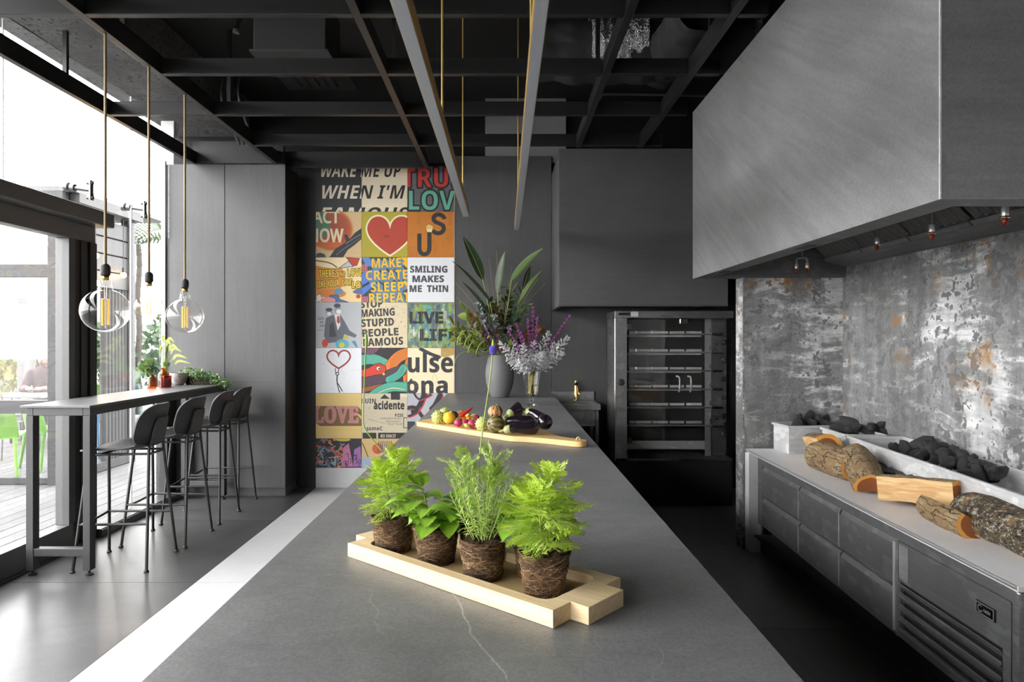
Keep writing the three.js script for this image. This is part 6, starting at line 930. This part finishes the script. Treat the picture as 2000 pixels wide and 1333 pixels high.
{
  const D = 6.43, base = V(-.048, vy + .36, -D), t = thing('leafy_bouquet', 'wild bouquet of tall strap leaves and mixed foliage in the ceramic vase', 'bouquet', [0, 0, 0]);
  const W = (px, py, dd = 0) => at(px, py, D + dd), R = rng(951);
  const strap = (b, tip, w, mat, dd, face) => { const A = W(...b, dd), B = W(...tip, dd * 2), n = 12, path = Array.from({ length: n + 1 }, (_, i) => { const s = i / n; return A.clone().lerp(B, s).add(V(0, .02 * Math.sin(Math.PI * s), .05 * s * s)); }); const g = strip(path, Array.from({ length: n + 1 }, (_, i) => Math.max(.001, w * Math.pow(Math.sin(Math.PI * clamp(.05 + .94 * Math.pow(i / n, .72))), .8))), face, .35); const l = obj('strap_leaf', g, mat, t); obj('midrib', [tube(path.map((p) => p.clone().add(V(0, 0, .003))), .0022, 16, 5), stemTo(base.clone().lerp(A, .1), A, .0045)], std({ color: lin(.28, .32, .08), roughness: .6 }), l); };
  const dk = phy({ color: lin(.03, .065, .022), roughness: .35, transmission: .12, thickness: 0, side: THREE.DoubleSide }), md = phy({ color: lin(.07, .13, .025), roughness: .35, transmission: .2, thickness: 0, side: THREE.DoubleSide }), gy = phy({ color: lin(.14, .19, .12), roughness: .5, transmission: .15, thickness: 0, side: THREE.DoubleSide });
  strap([943, 546], [905, 464], .052, dk, .02, V(.35, .1, 1)); strap([957, 590], [883, 511], .036, gy, -.05, V(.3, .9, .5)); strap([972, 572], [986, 494], .045, dk, .06, V(-.8, 0, 1)); strap([999, 548], [1059, 487], .042, md, -.03, V(-.5, .5, 1)); strap([1022, 566], [1036, 521], .03, dk, .05, V(.5, 0, 1)); strap([1018, 585], [1056, 531], .03, md, .0, V(-.3, .8, .7)); strap([953, 612], [900, 550], .03, gy, -.06, V(.4, .8, .6));
  // leafy branches: one geometry per kind, many branches
  const branch = (L, n, lw, ll, seed, alt = .5) => { const r = rng(seed), gs = [], st = tube([V(0, 0, 0), V(.01, L * .5, .01), V(0, L, .03)], .0018, 10, 5); for (let i = 0; i < n; i++) { const s = .25 + .75 * i / n, o = V(.01 * Math.sin(s * 3), L * s, .03 * s * s), a = i * 2.4 + r(), dir = out(a, alt + .5 * r()); const l = broadLeaf(ll * (.7 + .5 * r()), lw * (.8 + .4 * r()), .4, .2, 5); const q = new THREE.Quaternion().setFromUnitVectors(V(0, 1, 0), dir); l.applyQuaternion(q); l.translate(o.x, o.y, o.z); gs.push(l); } return [merge(gs), st]; };
  const kinds = { olive: [branch(.26, 16, .014, .075, 961, .7), leafMat(.20, .27, .035)], eucalyptus: [branch(.24, 22, .016, .034, 971, 1.0), leafMat(.20, .27, .24)], bronze: [branch(.24, 12, .016, .07, 981, .6), leafMat(.26, .12, .03)], dark: [branch(.26, 18, .013, .06, 991, .8), leafMat(.05, .10, .035)], fern: [branch(.28, 40, .004, .05, 1001, .9), leafMat(.10, .16, .05)] };
  const put = (kind, px, py, dd, s = 1) => { const [[lf, st], m] = kinds[kind], tip = W(px, py, dd), o = base.clone().lerp(tip, .28), d = tip.clone().sub(o), g = new THREE.Group(); g.name = `${kind}_branch`; t.add(g); aim(g, o, d, R() * 6, s * d.length() / .27); const a = new THREE.Mesh(lf, m), b = new THREE.Mesh(st, std({ color: lin(.16, .13, .05), roughness: .8 })); a.name = 'leaves'; b.name = 'twig'; for (const q of [a, b]) { q.castShadow = q.receiveShadow = true; g.add(q); } };
  for (const a of [['olive', 885, 625, -.05], ['olive', 880, 648, .0], ['olive', 888, 670, -.08], ['olive', 905, 600, .03], ['olive', 915, 640, -.14], ['olive', 905, 690, -.1, .9], ['eucalyptus', 925, 580, -.03], ['eucalyptus', 940, 590, -.1], ['eucalyptus', 1005, 625, -.12, .9], ['eucalyptus', 930, 620, -.16], ['bronze', 975, 590, -.05], ['bronze', 995, 585, .04], ['bronze', 915, 610, .05], ['bronze', 965, 625, -.16, .8], ['dark', 1000, 600, 0], ['dark', 1015, 620, .06], ['dark', 960, 580, .05], ['dark', 1010, 650, -.1], ['dark', 940, 640, .04], ['dark', 985, 650, -.14], ['fern', 1025, 575, .04], ['fern', 1000, 560, .08], ['fern', 1035, 600, .02], ['fern', 970, 555, .1], ['bronze', 1068, 632, .15], ['fern', 1045, 620, .1], ['dark', 975, 610, -.1], ['dark', 990, 570, .05], ['dark', 930, 600, .06], ['dark', 1020, 590, -.04], ['olive', 895, 655, -.12], ['olive', 930, 665, -.2], ['dark', 950, 660, -.2], ['fern', 985, 600, -.12], ['olive', 1005, 670, -.18], ['dark', 1025, 660, .1], ['eucalyptus', 960, 605, -.18], ['bronze', 940, 655, -.22, .9]]) put(...a);
  const grassM = std({ color: lin(.30, .25, .12), roughness: .8 }); for (const [px, py, dd, sag] of [[970, 490, .05, .05], [955, 505, 0, .06], [890, 580, -.1, .1], [888, 550, .1, .1], [1065, 553, .08, .1], [1050, 545, -.05, .08], [1000, 520, 0, .05], [945, 530, .08, .05]]) obj('grass_stem', stemTo(base, W(px, py, dd), .0016, sag), grassM, t);
  for (const [px, py] of [[906, 680], [914, 690], [893, 672], [930, 692]]) { const e = W(px, py, -.2), s0 = W(px + 16, py - 26, -.18); const f = obj('grass_head', tube([s0, s0.clone().lerp(e, .5).add(V(-.01, .02, 0)), e], .006, 12, 7), leafMat(.30, .38, .07), t); obj('grass_stem', stemTo(base, s0, .0016, .03), grassM, f); }
  obj('drooping_stem', tube([base.clone(), W(915, 688, -.2), W(893, 697, -.24), W(887, 716, -.26)], .0026, 24, 6), stemM, t);
  const berry = std({ color: lin(.13, .02, .10), roughness: .35 }), bs = prep(new THREE.SphereGeometry(1, 10, 8)); for (const [px, py] of [[924, 630], [933, 643], [943, 649], [922, 638], [950, 654], [955, 638], [948, 628], [973, 658], [969, 674], [979, 684], [940, 622], [962, 646]]) { const p = W(px, py, -.2 + .1 * R()), gs = []; for (let i = 0; i < 14; i++) { const y = 1 - 2 * (i + .5) / 14, r = Math.sqrt(1 - y * y), a = i * 2.4; gs.push(place(bs, [p.x + r * Math.cos(a) * .012, p.y + y * .014, p.z + r * Math.sin(a) * .012], [0, 0, 0], [.006, .006, .006])); } const b = obj('berry_cluster', gs, berry, t); obj('twig', stemTo(base.clone().add(V(0, .05, .02)), p, .0014, .02), std({ color: lin(.14, .1, .05), roughness: .8 }), b); }
}
{
  const D = 5.59, x = .218, t = thing('glass_vase', 'clear footed glass vase half filled with water', 'vase', [x, vy, -D]), glass = phy({ color: 0xffffff, transmission: 1, thickness: 0, roughness: .0, ior: 1.5 });
  obj('bowl', lathe([[.001, .062], [.02, .064], [.042, .078], [.05, .1], [.058, .15], [.064, .21], [.073, .275]], 40), glass, t);
  obj('foot', lathe([[.001, .001], [.046, .001], [.046, .005], [.02, .014], [.012, .022], [.011, .034], [.019, .044], [.019, .052], [.01, .058], [.012, .063]], 32), phy({ color: 0xffffff, transmission: 1, thickness: .02, roughness: .02, ior: 1.5 }), t);
  obj('water', lathe([[.001, .066], [.018, .068], [.039, .081], [.047, .102], [.055, .15], [.057, .168], [.001, .168]], 36), phy({ color: lin(.97, .96, .9), transmission: 1, thickness: 0, roughness: .02, ior: 1.33 }), t);
}
{
  const D = 5.59, t = thing('silver_bouquet', 'silver grey plumes and purple berry sprigs in the glass vase', 'bouquet', [0, 0, 0]), base = V(.218, vy + .1, -D), neck = V(.218, vy + .26, -D), W = (px, py, dd = 0) => at(px, py, D + dd), R = rng(1011);
  const silver = std({ color: grey(.5), roughness: .9 }), bit = prep(new THREE.OctahedronGeometry(1, 0)); const plume = (seed) => { const r = rng(seed), gs = []; for (let i = 0; i < 34; i++) { const s = i / 34, a = i * 2.4, w = .034 * Math.pow(Math.sin(Math.PI * (.12 + .85 * s)), .7) * (1 - .35 * s); const o = V(0, s, 0), e = V(Math.cos(a) * w * 5, s + .12 * (1 - s * .5), Math.sin(a) * w * 5); for (let j = 0; j < 11; j++) { const q = o.clone().lerp(e, .25 + .75 * j / 10); gs.push(place(bit, [q.x + (r() - .5) * .03, q.y + (r() - .5) * .02, q.z + (r() - .5) * .03], [r() * 6, r() * 6, r() * 6], [.012, .02 + .012 * r(), .010])); } } return merge(gs); };
  const pls = [plume(1021), plume(1031), plume(1041)], stalk = std({ color: lin(.42, .36, .12), roughness: .7 });
  for (const [px, py, dd] of [[976, 670, -.05], [1004, 668, .05], [1022, 674, -.1], [1044, 668, -.04], [1072, 650, .04], [1110, 660, 0], [1100, 690, -.08], [990, 700, -.12], [1058, 690, -.16], [1036, 690, .1], [1012, 705, -.18], [1084, 672, .08]]) { const tip = W(px, py, dd), o = neck.clone().lerp(tip, .12), d = tip.clone().sub(o), p = obj('plume', pls[(R() * 3) | 0], silver, t); aim(p, o, d, R() * 6, d.length()); p.scale.set(.36 + .04 * R(), d.length(), .36 + .04 * R()); const stk = obj('plume_stalk', tube([base.clone().add(V((R() - .5) * .06, -.02 + .03 * R(), (R() - .5) * .06)), neck.clone().add(V((R() - .5) * .05, 0, (R() - .5) * .05)), o], .0022, 12, 5), stalk, t); }
  const purp = std({ color: lin(.22, .025, .2), roughness: .5 }), bl = prep(new THREE.IcosahedronGeometry(1, 1)); for (const [px, py, n, dd] of [[1042, 600, 9, .06], [1031, 624, 9, .02], [1009, 634, 9, -.04], [992, 640, 8, -.08], [1113, 617, 10, .05], [1050, 622, 8, -.05], [1018, 650, 7, -.1]]) { const tip = W(px, py, dd), o = neck.clone().add(V((R() - .5) * .04, .02, 0)), d = tip.clone().sub(o), gs = []; for (let i = 0; i < n; i++) { const s = .42 + .58 * i / (n - 1); for (let j = 0; j < 9; j++) { const a = j * 2.4, k = .013 * (1.2 - .5 * s), q = o.clone().addScaledVector(d, s); gs.push(place(bl, [q.x + Math.cos(a) * k * (.6 + .6 * R()), q.y + (R() - .5) * .018, q.z + Math.sin(a) * k * (.6 + .6 * R())], [0, 0, 0], [.0055, .0055, .0055])); } } const s = obj('berry_sprig', gs, purp, t); obj('twig', tube([base.clone(), o, tip], .002, 14, 5), std({ color: lin(.2, .12, .1), roughness: .8 }), s); }
}
// ================================================================ on the bar table
{
  const amber = phy({ color: lin(.72, .30, .05), transmission: 1, thickness: 0, roughness: .03, ior: 1.5 }), ty = TT + .001;
  const pom = (() => { const gs = []; for (let i = 0; i < 220; i++) { const y = 1 - 2 * (i + .5) / 220, r = Math.sqrt(1 - y * y), a = i * 2.4; gs.push(rod(V(0, 0, 0).addScaledVector(V(r * Math.cos(a), y, r * Math.sin(a)), .55), V(r * Math.cos(a), y, r * Math.sin(a)), .05, .018, 4)); } return merge(gs); })();
  const pomM = std({ color: lin(.16, .26, .05), roughness: .8 });
  const bottle = (label, x, d, w, h) => { const t = thing('amber_bottle', label, 'bottle', [x, ty, -d], .2, 'amber bottles on the bar table'); const s = lathe([[.001, 0], [w * .96, 0], [w, .006], [w, h * .62], [w * .8, h * .74], [w * .46, h * .8], [w * .44, h * .95], [w * .52, h * .96], [w * .52, h]], 28); obj('body', s, amber, t); obj('base_glass', lathe([[.001, .002], [w * .93, .004], [w * .93, .01], [.001, .01]], 24), amber, t); return t; };
  const bunch = (name, label, x, d, h, heads, leaves) => { const t = thing(name, label, 'flowers', [x, ty, -d]); for (const [dx, dy, dz, r] of heads) { obj('stem', tube([V(0, .012, 0), V(dx * .1, h * .9, dz * .1), V(dx, dy, dz)], .0022, 12, 5), stemM, t); const p = obj('flower_head', pom, pomM, t); p.position.set(dx, dy + r * .3, dz); p.scale.setScalar(r); } if (leaves) { const f = obj('leaves', leafCloud(1101, 70, .07, .04, .06, .016, .2).translate(.0, h + .05, 0), leafMat(.06, .13, .07), t); f.userData.kind = 'stuff'; } return t; };
  bottle('short amber glass bottle holding round green flowers', -3.03, 5.86, .038, .115); bunch('green_flowers', 'round green carnation flowers in the short amber bottle', -3.03, 5.86, .11, [[-.07, .165, .03, .036], [-.03, .2, -.02, .04], [-.085, .15, -.03, .03], [-.01, .15, .05, .028]], true);
  bottle('taller amber glass bottle behind the candle glass', -3.02, 6.04, .046, .165); {
    const t = bunch('grass_flowers', 'pale yellow green grass plumes and a green flower in the taller bottle', -3.02, 6.04, .15, [[.05, .19, .05, .03]], false), gm = leafMat(.42, .46, .12); for (const [dx, dy, w] of [[.20, .27, .014], [.13, .36, .015], [.07, .40, .015], [-.02, .35, .012], [.16, .33, .012], [.02, .44, .014], [.23, .22, .012], [.1, .42, .012]]) { const P = [V(0, .012, 0), V(dx * .25, dy * .72, .01), V(dx * .62, dy * 1.02, .02), V(dx * 1.1, dy * .93, .03)]; obj('grass_stem', tube(P.slice(0, 3), .0018, 12, 5), stemM, t); obj('grass_plume', strip(new THREE.CatmullRomCurve3([P[1].clone().lerp(P[2], .5), P[2], P[3]]).getPoints(9), [.002, .008, .011, .012, .012, .011, .01, .008, .005, .001].map((k) => k * w / .012), V(0, .2, 1), .3), gm, t); }
  }
  { const t = thing('candle_glass', 'amber candle glass tumbler beside the bowl', 'candle', [-2.955, ty, -5.95]); obj('glass', lathe([[.001, 0], [.042, 0], [.045, .005], [.045, .1], [.0425, .1], [.0425, .006], [.001, .005]], 32), amber, t); obj('wax', lathe([[.001, .006], [.041, .006], [.041, .074], [.001, .074]], 28), std({ color: lin(.5, .2, .08), roughness: .6 }), t); }
  { const t = thing('stone_bowl', 'small grey concrete bowl between the candle glass and the trailing plant', 'bowl', [-2.985, ty, -6.25]); obj('bowl', lathe([[.001, 0], [.036, 0], [.055, .02], [.07, .055], [.078, .11], [.074, .112], [.066, .06], [.05, .028], [.001, .015]], 36), std({ map: concreteTex, color: grey(1.5), roughness: .85 }), t); obj('filling', new THREE.CircleGeometry(.073, 28).rotateX(-Math.PI / 2).translate(0, .098, 0), M.black, t); }
  {
    const t = thing('trailing_plant', 'trailing small leaved green plant spilling over the bar table end', 'plant', [-2.80, ty, -6.34]), R = rng(1111), lm = leafMat(.10, .22, .08), lm2 = leafMat(.26, .40, .09), sil = leafMat(.42, .52, .42);
    obj('planter', [box(-.14, .12, 0, .07, -.06, .06, .008)], M.black, t); for (let k = 0; k < 10; k++) { const x0 = -.14 + .03 * k, P = [V(x0 * .8, .06, 0), V(x0, .12 - .006 * k, .05), V(x0 + .06, .04 - .012 * k, .09), V(x0 + .1 + .012 * k, -.02 - .014 * k, .11)]; obj('vine', tube(P, .0018, 14, 5), std({ color: lin(.12, .12, .05), roughness: .8 }), t); }
    for (const [n, c, m] of [[420, 0, lm], [320, 1, lm2], [150, 2, sil]]) { const gs = []; for (let i = 0; i < 6; i++) { const k = i / 5, cx = lerp(-.13, .22, k), cy = lerp(.075, -.02, k * k), rx = lerp(.10, .06, k); gs.push(leafCloud(1121 + i * 7 + c, n / 6 | 0, rx, rx * .72, .075, .0125, .15).translate(cx, cy + .02, .03 + .02 * k)); } const f = obj('foliage', gs, m, t); f.userData.kind = 'stuff'; }
  }
}
renderer.render(scene, camera);
